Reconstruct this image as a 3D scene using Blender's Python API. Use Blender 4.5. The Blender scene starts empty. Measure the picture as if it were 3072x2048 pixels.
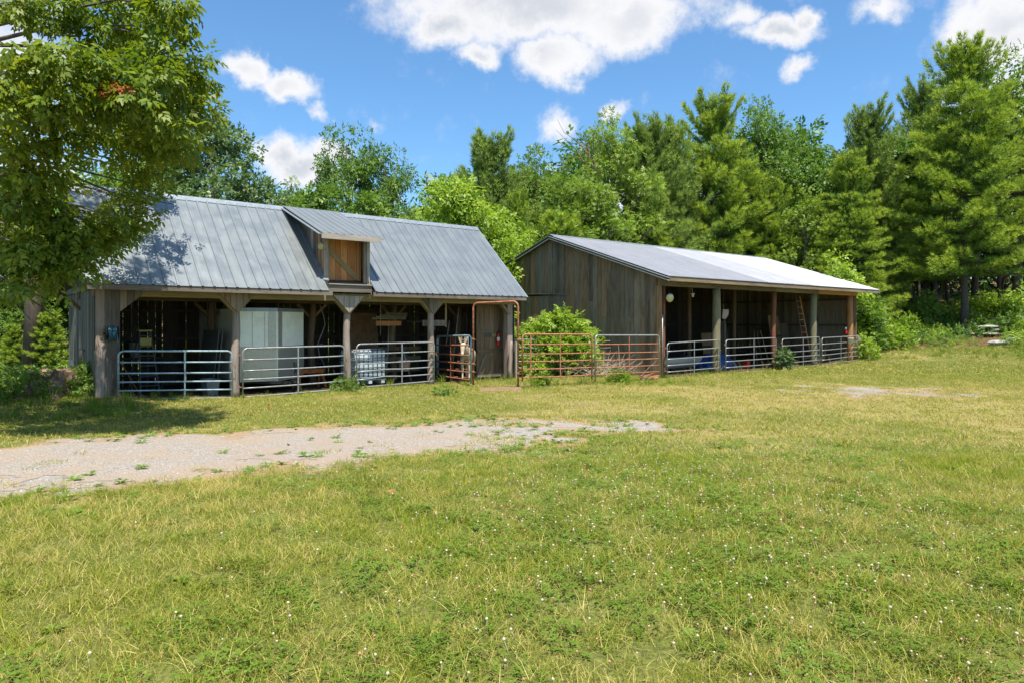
import bpy, bmesh, math, random
import numpy as np
from mathutils import Vector, Matrix, Euler
R=math.radians; PI=math.pi
random.seed(7); rng=np.random.default_rng(7)
S=bpy.context.scene; COL=S.collection
# ------------------------------------------------------------------ camera
FP,CXP,HP,ZC=1578.,1176.,742.,2.0      # focal length / centre / horizon of the 2352 px wide reference
cam=bpy.data.objects.new('camera',bpy.data.cameras.new('camera')); COL.objects.link(cam); S.camera=cam
cam.location=(0,0,ZC); cam.rotation_euler=(R(90),0,0)
cam.data.sensor_width=36; cam.data.lens=36*FP/2352; cam.data.shift_y=-42/2352; cam.data.clip_start=.05; cam.data.clip_end=3000
def W(x,y,Z): return Vector(((x-CXP)/FP*Z, Z, ZC+(HP-y)/FP*Z))   # a reference pixel at a given distance -> world
# ------------------------------------------------------------------ sun
SUN_EL=R(69); sh=Vector((.36,-.93)).normalized()
sd=Vector((sh.x*math.cos(SUN_EL),sh.y*math.cos(SUN_EL),math.sin(SUN_EL)))
sl=bpy.data.lights.new('sun','SUN'); sl.energy=4.0; sl.angle=R(.53); sl.color=(1,.94,.82)
sun=bpy.data.objects.new('sun',sl); COL.objects.link(sun); sun.rotation_euler=sd.to_track_quat('Z','Y').to_euler()
# ------------------------------------------------------------------ render settings
S.render.engine='CYCLES'; S.render.resolution_x=1024; S.render.resolution_y=682
S.view_settings.view_transform='Standard'; S.view_settings.look='None'; S.view_settings.gamma=1
S.view_settings.use_curve_mapping=False; S.view_settings.exposure=EXPOSURE=1.16
S.cycles.max_bounces=5; S.cycles.diffuse_bounces=4; S.cycles.glossy_bounces=2; S.cycles.transmission_bounces=3; S.cycles.transparent_max_bounces=4
# ------------------------------------------------------------------ world: sky and clouds
class NT:
    def __init__(s,t): s.t=t
    def n(s,ty,ins=None,**kw):
        nd=s.t.nodes.new(ty)
        for k,v in kw.items(): setattr(nd,k,v)
        for k,v in (ins or {}).items():
            if isinstance(v,bpy.types.NodeSocket): s.t.links.new(v,nd.inputs[k])
            else: nd.inputs[k].default_value=v
        return nd
    def m(s,op,a,b=0.,c=0.,clamp=False):
        nd=s.n('ShaderNodeMath',{0:a,1:b,2:c},operation=op); nd.use_clamp=clamp; return nd.outputs[0]
    def v(s,op,a,b=(0,0,0)):
        nd=s.n('ShaderNodeVectorMath',{0:a,1:b},operation=op); return nd
    def mix(s,f,a,b,bt='MIX'):
        nd=s.n('ShaderNodeMix',data_type='RGBA',blend_type=bt)
        for i,vv in ((0,f),(6,a),(7,b)):
            if isinstance(vv,bpy.types.NodeSocket): s.t.links.new(vv,nd.inputs[i])
            else: nd.inputs[i].default_value=(*vv,1) if i and len(vv)==3 else vv
        return nd.outputs[2]
    def ramp(s,f,stops,interp='LINEAR'):
        nd=s.n('ShaderNodeValToRGB',{0:f}); cr=nd.color_ramp; cr.interpolation=interp
        while len(cr.elements)<len(stops): cr.elements.new(.5)
        for e,(p,c) in zip(cr.elements,stops): e.position=p; e.color=(*c,1) if len(c)==3 else c
        return nd.outputs[0]
    def sm(s,x,a,b,lo=0.,hi=1.):
        nd=s.n('ShaderNodeMapRange',{0:x,1:a,2:b,3:lo,4:hi},interpolation_type='SMOOTHSTEP'); return nd.outputs[0]
    def noise(s,vec,scale,detail=4,rough=.55,out=0):
        nd=s.n('ShaderNodeTexNoise',{'Scale':scale,'Detail':detail,'Roughness':rough})
        if vec is not None: s.t.links.new(vec,nd.inputs['Vector'])
        return nd.outputs[out]
w=bpy.data.worlds.new('World'); S.world=w; w.use_nodes=True; w.node_tree.nodes.clear(); T=NT(w.node_tree)
sky=T.n('ShaderNodeTexSky',sky_type='NISHITA',sun_disc=False,sun_elevation=SUN_EL,sun_rotation=math.atan2(sh.x,sh.y),air_density=1.0,dust_density=.8,ozone_density=2.2,altitude=300)
d=T.n('ShaderNodeTexCoord').outputs['Generated']
n1=T.noise(d,5,6,.6,1); wv=T.v('SCALE',T.v('SUBTRACT',n1,(.5,.5,.5)).outputs[0]); wv.inputs['Scale'].default_value=.11
n2=T.noise(d,22,6,.62,1); wv2=T.v('SCALE',T.v('SUBTRACT',n2,(.5,.5,.5)).outputs[0]); wv2.inputs['Scale'].default_value=.042
dw=T.v('ADD',T.v('ADD',d,wv.outputs[0]).outputs[0],wv2.outputs[0]).outputs[0]
CL=[(1250,5,330,85,1),(1010,50,95,48,1),(1460,62,125,66,1),(1290,125,100,48,1),(1110,108,56,32,.8),(1570,56,40,32,.5),
 (1690,50,36,34,.6),(1785,85,72,34,1),(1850,50,30,28,.9),(1830,165,36,24,.7),(2010,22,42,30,.7),(2300,30,95,50,1),(2345,70,70,50,.9),
 (560,182,46,30,.9),(645,215,62,34,1),(722,264,24,16,.5),(655,365,60,48,1),(705,390,80,48,1),(770,352,52,28,.8),
 (1275,275,40,46,.75),(1405,243,36,24,.8),(1000,440,26,26,.9),(900,458,24,16,.8),(876,292,26,14,.3),(340,440,70,40,.9),(120,420,160,50,.6),
 (1480,440,150,60,.9),(1310,440,70,60,.8),(1960,500,60,40,.6),(-300,100,200,120,1),(2800,150,250,120,1),(600,-380,320,150,1),(2500,-500,300,160,1)]
dens=None
for (x,y,rx,ry,a) in CL:
    c=Vector(((x-CXP)/FP,1,(HP-y)/FP)); L=c.length; c.normalize()
    r=Vector((c.y,-c.x,0)).normalized(); u=r.cross(c)
    A=T.v('DOT_PRODUCT',dw,tuple(r*(L*FP/rx/L/L))).outputs['Value']; B=T.v('DOT_PRODUCT',dw,tuple(u*(FP/ry/L))).outputs['Value']
    C_=T.v('DOT_PRODUCT',dw,tuple(c)).outputs['Value']
    cm=T.n('ShaderNodeCombineXYZ',{0:A,1:B}).outputs[0]
    ln=T.v('LENGTH',cm).outputs['Value']
    mm=T.m('MULTIPLY',T.m('SUBTRACT',1.25,ln),a)
    mm=T.m('MULTIPLY',mm,T.m('GREATER_THAN',C_,0.))
    dens=mm if dens is None else T.m('MAXIMUM',dens,mm)
# unseen rest of the sky: scattered clouds, made denser to lift ambient light
sx=T.n('ShaderNodeSeparateXYZ',{0:d})
zz=T.m('MAXIMUM',sx.outputs[2],.06); pl=T.n('ShaderNodeCombineXYZ',{0:T.m('DIVIDE',sx.outputs[0],zz),1:T.m('DIVIDE',sx.outputs[1],zz)}).outputs[0]
gen=T.m('MULTIPLY',T.m('SUBTRACT',T.noise(pl,.55,7,.55),.52),6.)
away=T.sm(T.v('DOT_PRODUCT',d,(0,.93,.18)).outputs['Value'],.62,.4)
dens=T.m('MAXIMUM',dens,T.m('MULTIPLY',gen,away))
fn=T.noise(d,19,8,.66)
dn=T.m('ADD',dens,T.m('MULTIPLY',T.m('SUBTRACT',fn,.5),1.1))
cov=T.sm(dn,.05,.74)
thick=T.sm(dn,.55,1.2)
sh2=T.noise(T.v('ADD',d,(0,0,.05)).outputs[0],4.2,3,.5)
gr=T.m('MULTIPLY',thick,T.sm(sh2,.38,.62,.9,.0))
ccol=T.mix(gr,(.98,.98,1.0),(.60,.65,.73))
tint=T.mix(1.,sky.outputs[0],(.385,.55,.635),'MULTIPLY')
below=T.sm(sx.outputs[2],-.02,.0)
bgA=T.n('ShaderNodeBackground',{0:tint,1:.15}); bgB=T.n('ShaderNodeBackground',{0:ccol,1:.45})
mx=T.n('ShaderNodeMixShader',{0:T.m('MULTIPLY',cov,below),1:bgA.outputs[0],2:bgB.outputs[0]})
T.n('ShaderNodeOutputWorld',{0:mx.outputs[0]})
# ------------------------------------------------------------------ helpers
def tag(o,label=None,cat=None,group=None,kind=None):
    if label: o['label']=label
    if cat: o['category']=cat
    if group: o['group']=group
    if kind: o['kind']=kind
    return o
def link(name,me,parent=None,loc=None,rot=None,M=None):
    o=bpy.data.objects.new(name,me); COL.objects.link(o)
    if parent: o.parent=parent
    if M is not None: o.matrix_local=M
    if loc is not None: o.location=loc
    if rot is not None: o.rotation_euler=rot
    return o
def thing(name,label,cat,loc=(0,0,0),rz=0,group=None):
    return tag(link(name,None,loc=loc,rot=(0,0,rz)),label,cat,group)
def basis(z,hint=(0,0,1)):
    z=Vector(z).normalized(); h=Vector(hint)
    if abs(z.dot(h.normalized()))>.98: h=Vector((1,0,0)) if abs(z.x)<.9 else Vector((0,1,0))
    x=h.cross(z).normalized(); y=z.cross(x); return Matrix((x,y,z)).transposed()
class MB:
    def __init__(s): s.v=[];s.f=[];s.mi=[];s.cur=0;s.sm=[]
    def add(s,vs,fs,smooth=False):
        b=len(s.v); s.v+= [tuple(v) for v in vs]; s.f+=[tuple(b+i for i in f) for f in fs]; s.mi+=[s.cur]*len(fs); s.sm+=[smooth]*len(fs)
    def box(s,c,sz,M=None):
        c=Vector(c); a=[Vector((x*sz[0]/2,y*sz[1]/2,z*sz[2]/2)) for z in(-1,1) for y in(-1,1) for x in(-1,1)]
        if M is not None: a=[M@p for p in a]
        s.add([c+p for p in a],[(0,2,3,1),(4,5,7,6),(0,1,5,4),(2,6,7,3),(0,4,6,2),(1,3,7,5)])
    def beam(s,p0,p1,w,t,hint=(0,0,1)):
        p0=Vector(p0);p1=Vector(p1); s.box((p0+p1)/2,(w,t,(p1-p0).length),basis(p1-p0,hint))
    def tube(s,pts,r,n=8,cap=True,smooth=True):
        pts=[Vector(p) for p in pts]; rs=r if hasattr(r,'__len__') else [r]*len(pts); vs=[];fs=[]
        t0=(pts[1]-pts[0]); Bm=basis(t0); x=Bm.col[0].copy()
        for i,p in enumerate(pts):
            t=(pts[min(i+1,len(pts)-1)]-pts[max(i-1,0)]).normalized()
            x=(x-t*x.dot(t)).normalized(); y=t.cross(x)
            for k in range(n): a=2*PI*k/n; vs.append(p+(x*math.cos(a)+y*math.sin(a))*rs[i])
        for i in range(len(pts)-1):
            for k in range(n): fs.append((i*n+k,i*n+(k+1)%n,(i+1)*n+(k+1)%n,(i+1)*n+k))
        if cap: fs+= [tuple(range(n))[::-1],tuple((len(pts)-1)*n+k for k in range(n))]
        s.add(vs,fs,smooth)
    def lathe(s,c,prof,n=14,M=None,smooth=True):
        c=Vector(c); vs=[];fs=[]
        for r_,z in prof:
            for k in range(n):
                a=2*PI*k/n; p=Vector((r_*math.cos(a),r_*math.sin(a),z)); vs.append(c+(M@p if M is not None else p))
        for i in range(len(prof)-1):
            for k in range(n): fs.append((i*n+k,i*n+(k+1)%n,(i+1)*n+(k+1)%n,(i+1)*n+k))
        fs+=[tuple(range(n))[::-1],tuple((len(prof)-1)*n+k for k in range(n))]; s.add(vs,fs,smooth)
    def mesh(s,name,mats):
        me=bpy.data.meshes.new(name); me.from_pydata(s.v,[],s.f); 
        for m in (mats if isinstance(mats,(list,tuple)) else [mats]): me.materials.append(m)
        me.polygons.foreach_set('material_index',s.mi); me.polygons.foreach_set('use_smooth',s.sm); me.update(); return me
    def build(s,name,mats,parent=None,**kw): return link(name,s.mesh(name,mats),parent,**kw)
def np_mesh(name,V,Fq,mats,mi=None,smooth=False,attrs=None):
    me=bpy.data.meshes.new(name); V=np.asarray(V,np.float32).reshape(-1,3); Fq=np.asarray(Fq,np.int32); k=Fq.shape[1]
    me.vertices.add(len(V)); me.vertices.foreach_set('co',V.ravel()); me.loops.add(Fq.size); me.loops.foreach_set('vertex_index',Fq.ravel())
    me.polygons.add(len(Fq)); me.polygons.foreach_set('loop_start',np.arange(0,Fq.size,k,dtype=np.int32))
    for m in (mats if isinstance(mats,(list,tuple)) else [mats]): me.materials.append(m)
    if mi is not None: me.polygons.foreach_set('material_index',np.asarray(mi,np.int32))
    if smooth: me.polygons.foreach_set('use_smooth',np.ones(len(Fq),bool))
    for an,av in (attrs or {}).items():
        a=me.attributes.new(an,'FLOAT','POINT'); a.data.foreach_set('value',np.asarray(av,np.float32))
    me.update(calc_edges=True); me.validate(); return me
def spray(tv,tf,P,Z,scale,up=None,roll=None):
    """copies of a template (long axis +Y, normal +Z) at P with direction D=Z and normal hint up"""
    P=np.asarray(P,float); D=np.asarray(Z,float); D/=np.linalg.norm(D,axis=1,keepdims=True)+1e-9
    U=np.asarray(up,float) if up is not None else np.tile([0,0,1.],(len(P),1))
    X=np.cross(D,U); X/=np.linalg.norm(X,axis=1,keepdims=True)+1e-9; N=np.cross(X,D)
    if roll is not None:
        c,s_=np.cos(roll)[:,None],np.sin(roll)[:,None]; X,N=X*c+N*s_,N*c-X*s_
    tv=np.asarray(tv,float); sc=np.asarray(scale,float).reshape(-1,1,1)
    V=P[:,None]+sc*(tv[None,:,0:1]*X[:,None]+tv[None,:,1:2]*D[:,None]+tv[None,:,2:3]*N[:,None])
    F=np.asarray(tf)[None]+(np.arange(len(P))*len(tv))[:,None,None]
    return V.reshape(-1,3),F.reshape(-1,len(tf[0]))
# ------------------------------------------------------------------ ground height
def sst(a,b,x): t=np.clip((x-a)/(b-a),0,1); return t*t*(3-2*t)
def gz(x,y):
    x=np.asarray(x,float); y=np.asarray(y,float)
    z=.38*(1-sst(4.5,14.5,y))
    t=np.maximum((x-14)*.6+(y-30)*.8-3.6,0); z=z+.125*t*t/(t+2.2)*np.clip(1-t/400,0,1)
    z=z+.22*np.exp(-(((x+10.9)/2.6)**2+((y-16.6)/1.6)**2))
    z=z-.05*sst(14,22,y)*sst(-14,-22,x)*0
    z=z+.02*np.sin(x*.9+.4*y)*np.cos(y*.7-.3*x)+.008*np.sin(x*3.1+y*2.2)
    z=z-1.6*sst(20,60,y)*sst(-10,-45,x)
    return z
def G(x,y,dz=0.): return Vector((x,y,float(gz(x,y))+dz))
def ghit(px,py):
    Z=15.
    for _ in range(60):
        g=float(gz((px-CXP)/FP*Z,Z)); Zn=(ZC-g)*FP/max(py-HP,1); Z=Z*.6+min(Zn,200)*.4
    return (px-CXP)/FP*Z,Z
# ------------------------------------------------------------------ materials
def mat(name,bump=None,**kw):
    m=bpy.data.materials.new(name); m.use_nodes=True; m.node_tree.nodes.clear(); t=NT(m.node_tree)
    b=t.n('ShaderNodeBsdfPrincipled'); o=t.n('ShaderNodeOutputMaterial'); t.t.links.new(b.outputs[0],o.inputs[0])
    t.b=b; t.o=o
    for k,v in kw.items(): b.inputs[k.replace('_',' ')].default_value=(*v,1) if isinstance(v,tuple) else v
    return m,t
def setc(t,sock): t.t.links.new(sock,t.b.inputs['Base Color'])
def bumpit(t,h,strength=.4,dist=.01):
    bn=t.n('ShaderNodeBump',{'Height':h,'Strength':strength,'Distance':dist}); t.t.links.new(bn.outputs[0],t.b.inputs['Normal'])
def m_wood(name,tones,dark=.45,rough=.85,gx=70,gl=2.2,stain=.5):
    """boards: long axis is local Z; every board takes its own tone"""
    m,t=mat(name,Roughness=rough); t.b.inputs['Specular IOR Level'].default_value=.2
    oi=t.n('ShaderNodeObjectInfo'); oc=t.n('ShaderNodeTexCoord').outputs['Object']
    off=t.n('ShaderNodeCombineXYZ',{0:t.m('MULTIPLY',oi.outputs['Random'],37.),1:t.m('MULTIPLY',oi.outputs['Random'],91.),2:t.m('MULTIPLY',oi.outputs['Random'],13.)}).outputs[0]
    p=t.v('ADD',oc,off).outputs[0]
    gr=t.noise(t.v('MULTIPLY',p,(gx,gx,gl)).outputs[0],1,5,.65)
    fine=t.noise(t.v('MULTIPLY',p,(gx*3,gx*3,gl*3)).outputs[0],1,2,.5)
    blot=t.noise(t.v('MULTIPLY',p,(5,5,1.1)).outputs[0],1,5,.6)
    base=t.ramp(oi.outputs['Random'],[((i+.0)/max(len(tones)-1,1),c) for i,c in enumerate(tones)])
    c=t.mix(t.sm(gr,.38,.66),(0.,0,0),(1,1,1)); 
    c=t.mix(t.sm(gr,.33,.68,dark,0.),base,t.mix(1.,base,(.28,.26,.25),'MULTIPLY'))
    c=t.mix(t.sm(blot,.45,.7,0.,stain),c,t.mix(1.,c,(.42,.40,.38),'MULTIPLY'))
    c=t.mix(t.sm(blot,.30,.42,stain*.6,0.),c,t.mix(1.,c,(1.35,1.3,1.25),'MULTIPLY'))
    kn=t.n('ShaderNodeTexVoronoi',{'Scale':1.},feature='F1'); t.t.links.new(t.v('MULTIPLY',p,(8,8,2.2)).outputs[0],kn.inputs['Vector'])
    c=t.mix(t.sm(kn.outputs[0],.05,.12,.6,0.),c,(.045,.032,.025))
    setc(t,c); bumpit(t,t.m('ADD',gr,t.m('MULTIPLY',fine,.4)),.6,.006); return m
def m_foliage(name,tones,transl=.4,tipcol=None,rough=.5,spec=.35,tc=(1.25,1.35,.55)):
    m,t=mat(name,Roughness=rough); t.b.inputs['Specular IOR Level'].default_value=spec
    ge=t.n('ShaderNodeNewGeometry'); pos=ge.outputs['Position']
    rp=ge.outputs['Random Per Island']; oi=t.n('ShaderNodeObjectInfo').outputs['Random']
    nz=t.noise(pos,.55,3,.5)
    f=t.m('ADD',t.m('MULTIPLY',rp,.42),t.m('ADD',t.m('MULTIPLY',oi,.22),t.m('MULTIPLY',t.m('SUBTRACT',nz,.2),.6)),clamp=True)
    c=t.ramp(f,[((i)/(len(tones)-1),q) for i,q in enumerate(tones)])
    if tipcol:
        at=t.n('ShaderNodeAttribute',attribute_name='tip').outputs['Fac']; c=t.mix(t.m('MULTIPLY',at,.75),c,tipcol)
    setc(t,c)
    tr=t.n('ShaderNodeBsdfTranslucent',{0:t.mix(1.,c,tc,'MULTIPLY')})
    mx=t.n('ShaderNodeMixShader',{0:transl,1:t.b.outputs[0],2:tr.outputs[0]}); t.t.links.new(mx.outputs[0],t.o.inputs[0]); return m
def m_simple(name,col,rough=.6,metal=0.,var=.25,scale=9,spec=.4,col2=None,bump=.1,thr=(.4,.65)):
    m,t=mat(name,Roughness=rough,Metallic=metal); t.b.inputs['Specular IOR Level'].default_value=spec
    oc=t.n('ShaderNodeTexCoord').outputs['Object']; nz=t.noise(oc,scale,6,.62)
    c2=col2 or tuple(x*(1-var) for x in col)
    setc(t,t.mix(t.sm(nz,thr[0],thr[1]),col,c2))
    if bump: bumpit(t,t.noise(oc,scale*6,4,.6),bump,.004)
    return m
GREY=[(.16,.15,.14),(.30,.285,.26),(.20,.165,.135),(.25,.24,.225),(.13,.115,.10),(.34,.32,.29)]
M={}
M['wood_weathered']=m_wood('wood_weathered',[(0.184,0.160,0.140),(0.270,0.230,0.195),(0.140,0.115,0.093),(0.313,0.270,0.223)])
M['wood_green_grey']=m_wood('wood_green_grey',[(0.163,0.169,0.138),(0.250,0.250,0.206),(0.125,0.125,0.106),(0.300,0.294,0.250)])
M['wood_gable']=m_wood('wood_gable',[(.30,.225,.15),(.19,.145,.105),(.33,.26,.185),(.24,.19,.14),(.38,.235,.125),(.29,.245,.19),(.17,.13,.095),(.34,.275,.20)],stain=.6)
M['wood_dark']=m_wood('wood_dark',[(0.100,0.080,0.064),(0.160,0.124,0.094),(0.076,0.064,0.054),(0.130,0.106,0.086)])
M['wood_brown']=m_wood('wood_brown',[(0.546,0.246,0.095),(0.655,0.328,0.138),(0.456,0.197,0.073),(0.728,0.409,0.189)],stain=.35)
M['wood_yellow']=m_wood('wood_yellow',[(.34,.25,.12),(.30,.235,.12),(.26,.21,.12)],stain=.35,dark=.3)
M['wood_pale']=m_wood('wood_pale',[(.42,.36,.31),(.36,.32,.28),(.46,.41,.36)],stain=.4)
M['wood_post']=m_wood('wood_post',[(0.385,0.304,0.255),(0.330,0.273,0.240),(0.418,0.326,0.265)],stain=.45,gx=35,gl=1.5)
M['log_dark']=m_wood('log_dark',[(0.254,0.172,0.105),(0.194,0.135,0.083),(0.299,0.217,0.135)],stain=.5,gx=30,gl=1.5)
M['post_green']=m_wood('post_green',[(.23,.215,.13),(.26,.23,.15)],stain=.3,gx=40)
M['post_red']=m_wood('post_red',[(.20,.085,.05),(.23,.10,.055)],stain=.4,gx=40)
M['post_orange']=m_wood('post_orange',[(.42,.21,.09),(.38,.19,.08)],stain=.5,gx=35)
def m_roof(name,c1,c2,met,rough,dirt=.35):
    m,t=mat(name,Metallic=met); oc=t.n('ShaderNodeTexCoord').outputs['Object']; rnd=t.n('ShaderNodeObjectInfo').outputs['Random']
    p=t.v('ADD',oc,t.n('ShaderNodeCombineXYZ',{0:t.m('MULTIPLY',rnd,33.)}).outputs[0]).outputs[0]
    st=t.noise(t.v('MULTIPLY',p,(9,.7,.7)).outputs[0],1,5,.6); sp=t.noise(p,45,3,.6); bl=t.noise(p,1.6,5,.6)
    c=t.mix(t.sm(st,.35,.7),c1,c2); c=t.mix(t.sm(bl,.5,.75,0.,dirt),c,tuple(x*.7 for x in c1)); c=t.mix(t.sm(sp,.66,.74,0.,.5),c,tuple(x*.55 for x in c1))
    c=t.mix(t.m('MULTIPLY',rnd,.14),c,tuple(x*.72 for x in c1))
    setc(t,c); t.t.links.new(t.sm(bl,.3,.7,rough-.07,rough+.1),t.b.inputs['Roughness']); bumpit(t,t.noise(p,3.,4,.6),.12,.02); return m
M['roof_blue']=m_roof('roof_blue',(0.204,0.229,0.243),(0.246,0.271,0.285),.45,.36)
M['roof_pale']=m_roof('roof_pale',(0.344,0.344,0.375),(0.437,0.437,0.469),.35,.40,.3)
M['roof_glare']=m_roof('roof_glare',(0.581,0.581,0.598),(0.634,0.634,0.642),.15,.45,.05)
M['roof_half_glare']=m_roof('roof_half_glare',(.44,.44,.465),(.53,.53,.55),.25,.42,.15)
M['trim_metal']=m_simple('trim_metal',(.27,.31,.35),.4,.4,.2,6)
M['galvanised']=m_simple('galvanised',(.34,.355,.36),.42,.45,.3,14,bump=.05)
M['gate_blue']=m_simple('gate_blue',(.36,.46,.52),.45,.4,.3,10,bump=.05)
M['rust_red']=m_simple('rust_red',(.30,.095,.055),.75,.1,0,16,col2=(.42,.20,.11),bump=.2)
M['rust']=m_simple('rust',(.25,.11,.05),.85,.1,.4,25,bump=.3)
M['trailer_white']=m_simple('trailer_white',(0.879,0.894,0.778),.4,0,.12,3,bump=.02)
M['aluminium']=m_simple('aluminium',(.46,.44,.39),.32,.45,.2,30,bump=.15)
M['tote_plastic']=m_simple('tote_plastic',(.50,.56,.60),.45,0,.1,4,bump=.02)
M['cage_steel']=m_simple('cage_steel',(.08,.10,.13),.45,.6,.3,15,bump=.05)
M['black_rubber']=m_simple('black_rubber',(.022,.022,.024),.7,0,.3,15)
M['black_steel']=m_simple('black_steel',(.03,.03,.032),.5,.3,.3,15)
M['white_plastic']=m_simple('white_plastic',(.70,.70,.67),.5,0,.12,6,bump=.02)
M['pink_plastic']=m_simple('pink_plastic',(.62,.47,.46),.5,0,.2,6,bump=.02)
M['blue_plastic']=m_simple('blue_plastic',(.02,.07,.22),.4,0,.3,5,bump=.05)
M['hose_blue']=m_simple('hose_blue',(0.042,0.140,0.196),.45,0,.2,9,bump=0)
M['red_paint']=m_simple('red_paint',(.55,.02,.02),.3,0,.15,6,bump=0)
M['orange_paint']=m_simple('orange_paint',(.45,.13,.03),.6,0,.5,9)
M['yellow_paint']=m_simple('yellow_paint',(.55,.48,.12),.5,0,.2,9)
M['green_paint']=m_simple('green_paint',(.06,.16,.07),.5,0,.2,9)
M['lamp_glass']=m_simple('lamp_glass',(.50,.46,.22),.15,.1,.1,20,spec=.8,bump=.3)
M['screen_dark']=m_simple('screen_dark',(.02,.035,.04),.08,0,.1,9,spec=.8,bump=0)
M['plywood']=m_simple('plywood',(.28,.16,.08),.75,0,.3,5)
M['straw']=m_simple('straw',(.42,.35,.20),.9,0,.4,30)
M['stone']=m_simple('stone',(.34,.33,.31),.9,0,.45,7,bump=.5)
M['bark']=m_wood('bark',[(.115,.095,.078),(.15,.125,.10),(.095,.08,.068)],gx=14,gl=3,stain=.4)
M['bark_pine']=m_wood('bark_pine',[(.12,.095,.085),(.145,.115,.10)],gx=12,gl=4,stain=.4)
M['dirt_slab']=m_simple('dirt_slab',(.24,.15,.09),.95,0,.3,12,bump=.5)
M['dull_alloy']=m_simple('dull_alloy',(.13,.14,.14),.6,.2,.3,12)
M['twig']=m_simple('twig',(.22,.16,.11),.9,0,.4,20)
M['deadwood']=m_simple('deadwood',(.40,.33,.25),.9,0,.45,12,bump=.3)
M['stump']=m_simple('stump',(.16,.10,.07),.95,0,0,5,col2=(.34,.24,.17),bump=.9)
M['leaf_hero']=m_foliage('leaf_hero',[(.050,.10,.014),(.095,.165,.018),(.18,.25,.026),(.34,.37,.05)],.42,tc=(1.4,1.3,.45))
M['leaf_rust']=m_foliage('leaf_rust',[(.28,.10,.02),(.36,.15,.03)],.4)
M['leaf_mid']=m_foliage('leaf_mid',[(0.065,0.129,0.027),(0.105,0.197,0.035),(0.162,0.258,0.040),(0.243,0.302,0.060)],.35)
M['leaf_grey']=m_foliage('leaf_grey',[(0.058,0.111,0.042),(0.091,0.156,0.052),(0.143,0.208,0.078),(0.221,0.286,0.130)],.3,rough=.4)
M['leaf_lime']=m_foliage('leaf_lime',[(0.124,0.222,0.026),(0.213,0.318,0.036),(0.319,0.429,0.061),(0.425,0.508,0.097)],.4)
M['leaf_yellow']=m_foliage('leaf_yellow',[(0.099,0.196,0.026),(0.165,0.265,0.036),(0.231,0.323,0.048),(0.308,0.364,0.085)],.35)
M['leaf_dark']=m_foliage('leaf_dark',[(0.061,0.126,0.027),(0.098,0.195,0.037),(0.146,0.253,0.048)],.3)
M['needle']=m_foliage('needle',[(0.075,0.151,0.024),(0.119,0.222,0.030),(0.185,0.290,0.035)],.22,tipcol=(0.433,0.510,0.048),rough=.55)
M['needle_blue']=m_foliage('needle_blue',[(0.080,0.138,0.036),(0.125,0.196,0.051),(0.168,0.253,0.057)],.2,tipcol=(0.293,0.391,0.064),rough=.55)
# ================================================================== GROUND
def vnoise(x,y,s,seed=0):
    x=np.asarray(x,float)/s+seed*17.3; y=np.asarray(y,float)/s-seed*9.1
    xi=np.floor(x);yi=np.floor(y);fx=x-xi;fy=y-yi;fx=fx*fx*(3-2*fx);fy=fy*fy*(3-2*fy)
    h=lambda a,b:(np.abs(np.sin(a*127.1+b*311.7+seed*74.7)*43758.5453)%1)
    return (h(xi,yi)*(1-fx)+h(xi+1,yi)*fx)*(1-fy)+(h(xi,yi+1)*(1-fx)+h(xi+1,yi+1)*fx)*fy
def fbm(x,y,s,seed=0): return vnoise(x,y,s,seed)*.5+vnoise(x,y,s/2.1,seed+1)*.3+vnoise(x,y,s/4.3,seed+2)*.2
TRK=[(-30,2.0),(-20,4.2),(-8,7.7),(-4,10.2),(0,12.0),(2.0,13.3),(2.9,13.9)]; TW=[2.5,2.5,2.6,2.8,2.8,2.2,1.2]
def segd(x,y):
    best=np.full(np.shape(x),99.)
    for (a,b),wa,wb in zip(zip(TRK[:-1],TRK[1:]),TW[:-1],TW[1:]):
        ax,ay=a;bx,by=b;dx,dy=bx-ax,by-ay;t=np.clip(((x-ax)*dx+(y-ay)*dy)/(dx*dx+dy*dy),0,1)
        dd=np.hypot(x-ax-t*dx,y-ay-t*dy)/(wa+(wb-wa)*t); best=np.minimum(best,dd)
    return best
def f_gravel(x,y):
    g=1.0-segd(x,y)+(fbm(x,y,1.1,3)-.5)*1.15+(vnoise(x,y,.3,6)-.5)*.35
    g=g-1.05*sst(-3,2.8,x)*fbm(x,y,.6,9)                         # grows over towards its end
    p=1.02-np.hypot((x-10.6)/2.7,(y-19.9)/2.1)+(fbm(x,y,.7,5)-.5)*2.4-.25
    q=.6-np.hypot((x-1.7)/.5,(y-16.9)/.4)+(fbm(x,y,.4,5)-.5)*1.2
    return np.maximum(np.maximum(g,p),q)
def f_dry(x,y):
    a=np.exp(-((x-8)/7.)**2-((y-18.5)/4.5)**2)*.85+np.exp(-((segd(x,y)-1.12)/.16)**2)*.45*sst(6,-2,x)
    a=a+.5*np.exp(-((x-3.5)/2.2)**2-((y-12.6)/1.6)**2); a=a+np.exp(-((x-25)/6.)**2-((y-38.5)/2.6)**2)*.7+np.exp(-((x+2.3)/.8)**2-((y-3.4)/.5)**2)*.5+np.exp(-((x-12.)/5.)**2-((y-13.5)/2)**2)*.35
    return np.clip(a+ (fbm(x,y,2.6,11)-.5)*1.15+.06+.12*sst(6,12,y),0,1)
def f_clover(x,y):
    return np.clip(sst(.15,.75,fbm(x,y,1.5,21)*1.0+.75*np.exp(-((x-1.9-.12*(y-6))/2.4)**2-((y-6.2)/2.9)**2)-.25),0,1)
O1=Vector((-10.04,16.83,0)); O2=Vector((5.457,25.4,0)); E1=Vector((.781,.6245,0)).normalized(); E2=Vector((-E1.y,E1.x,0)); RZ=math.atan2(E1.y,E1.x)
def loc1(x,y,O): dx,dy=x-O.x,y-O.y; return dx*E1.x+dy*E1.y, dx*E2.x+dy*E2.y
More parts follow.
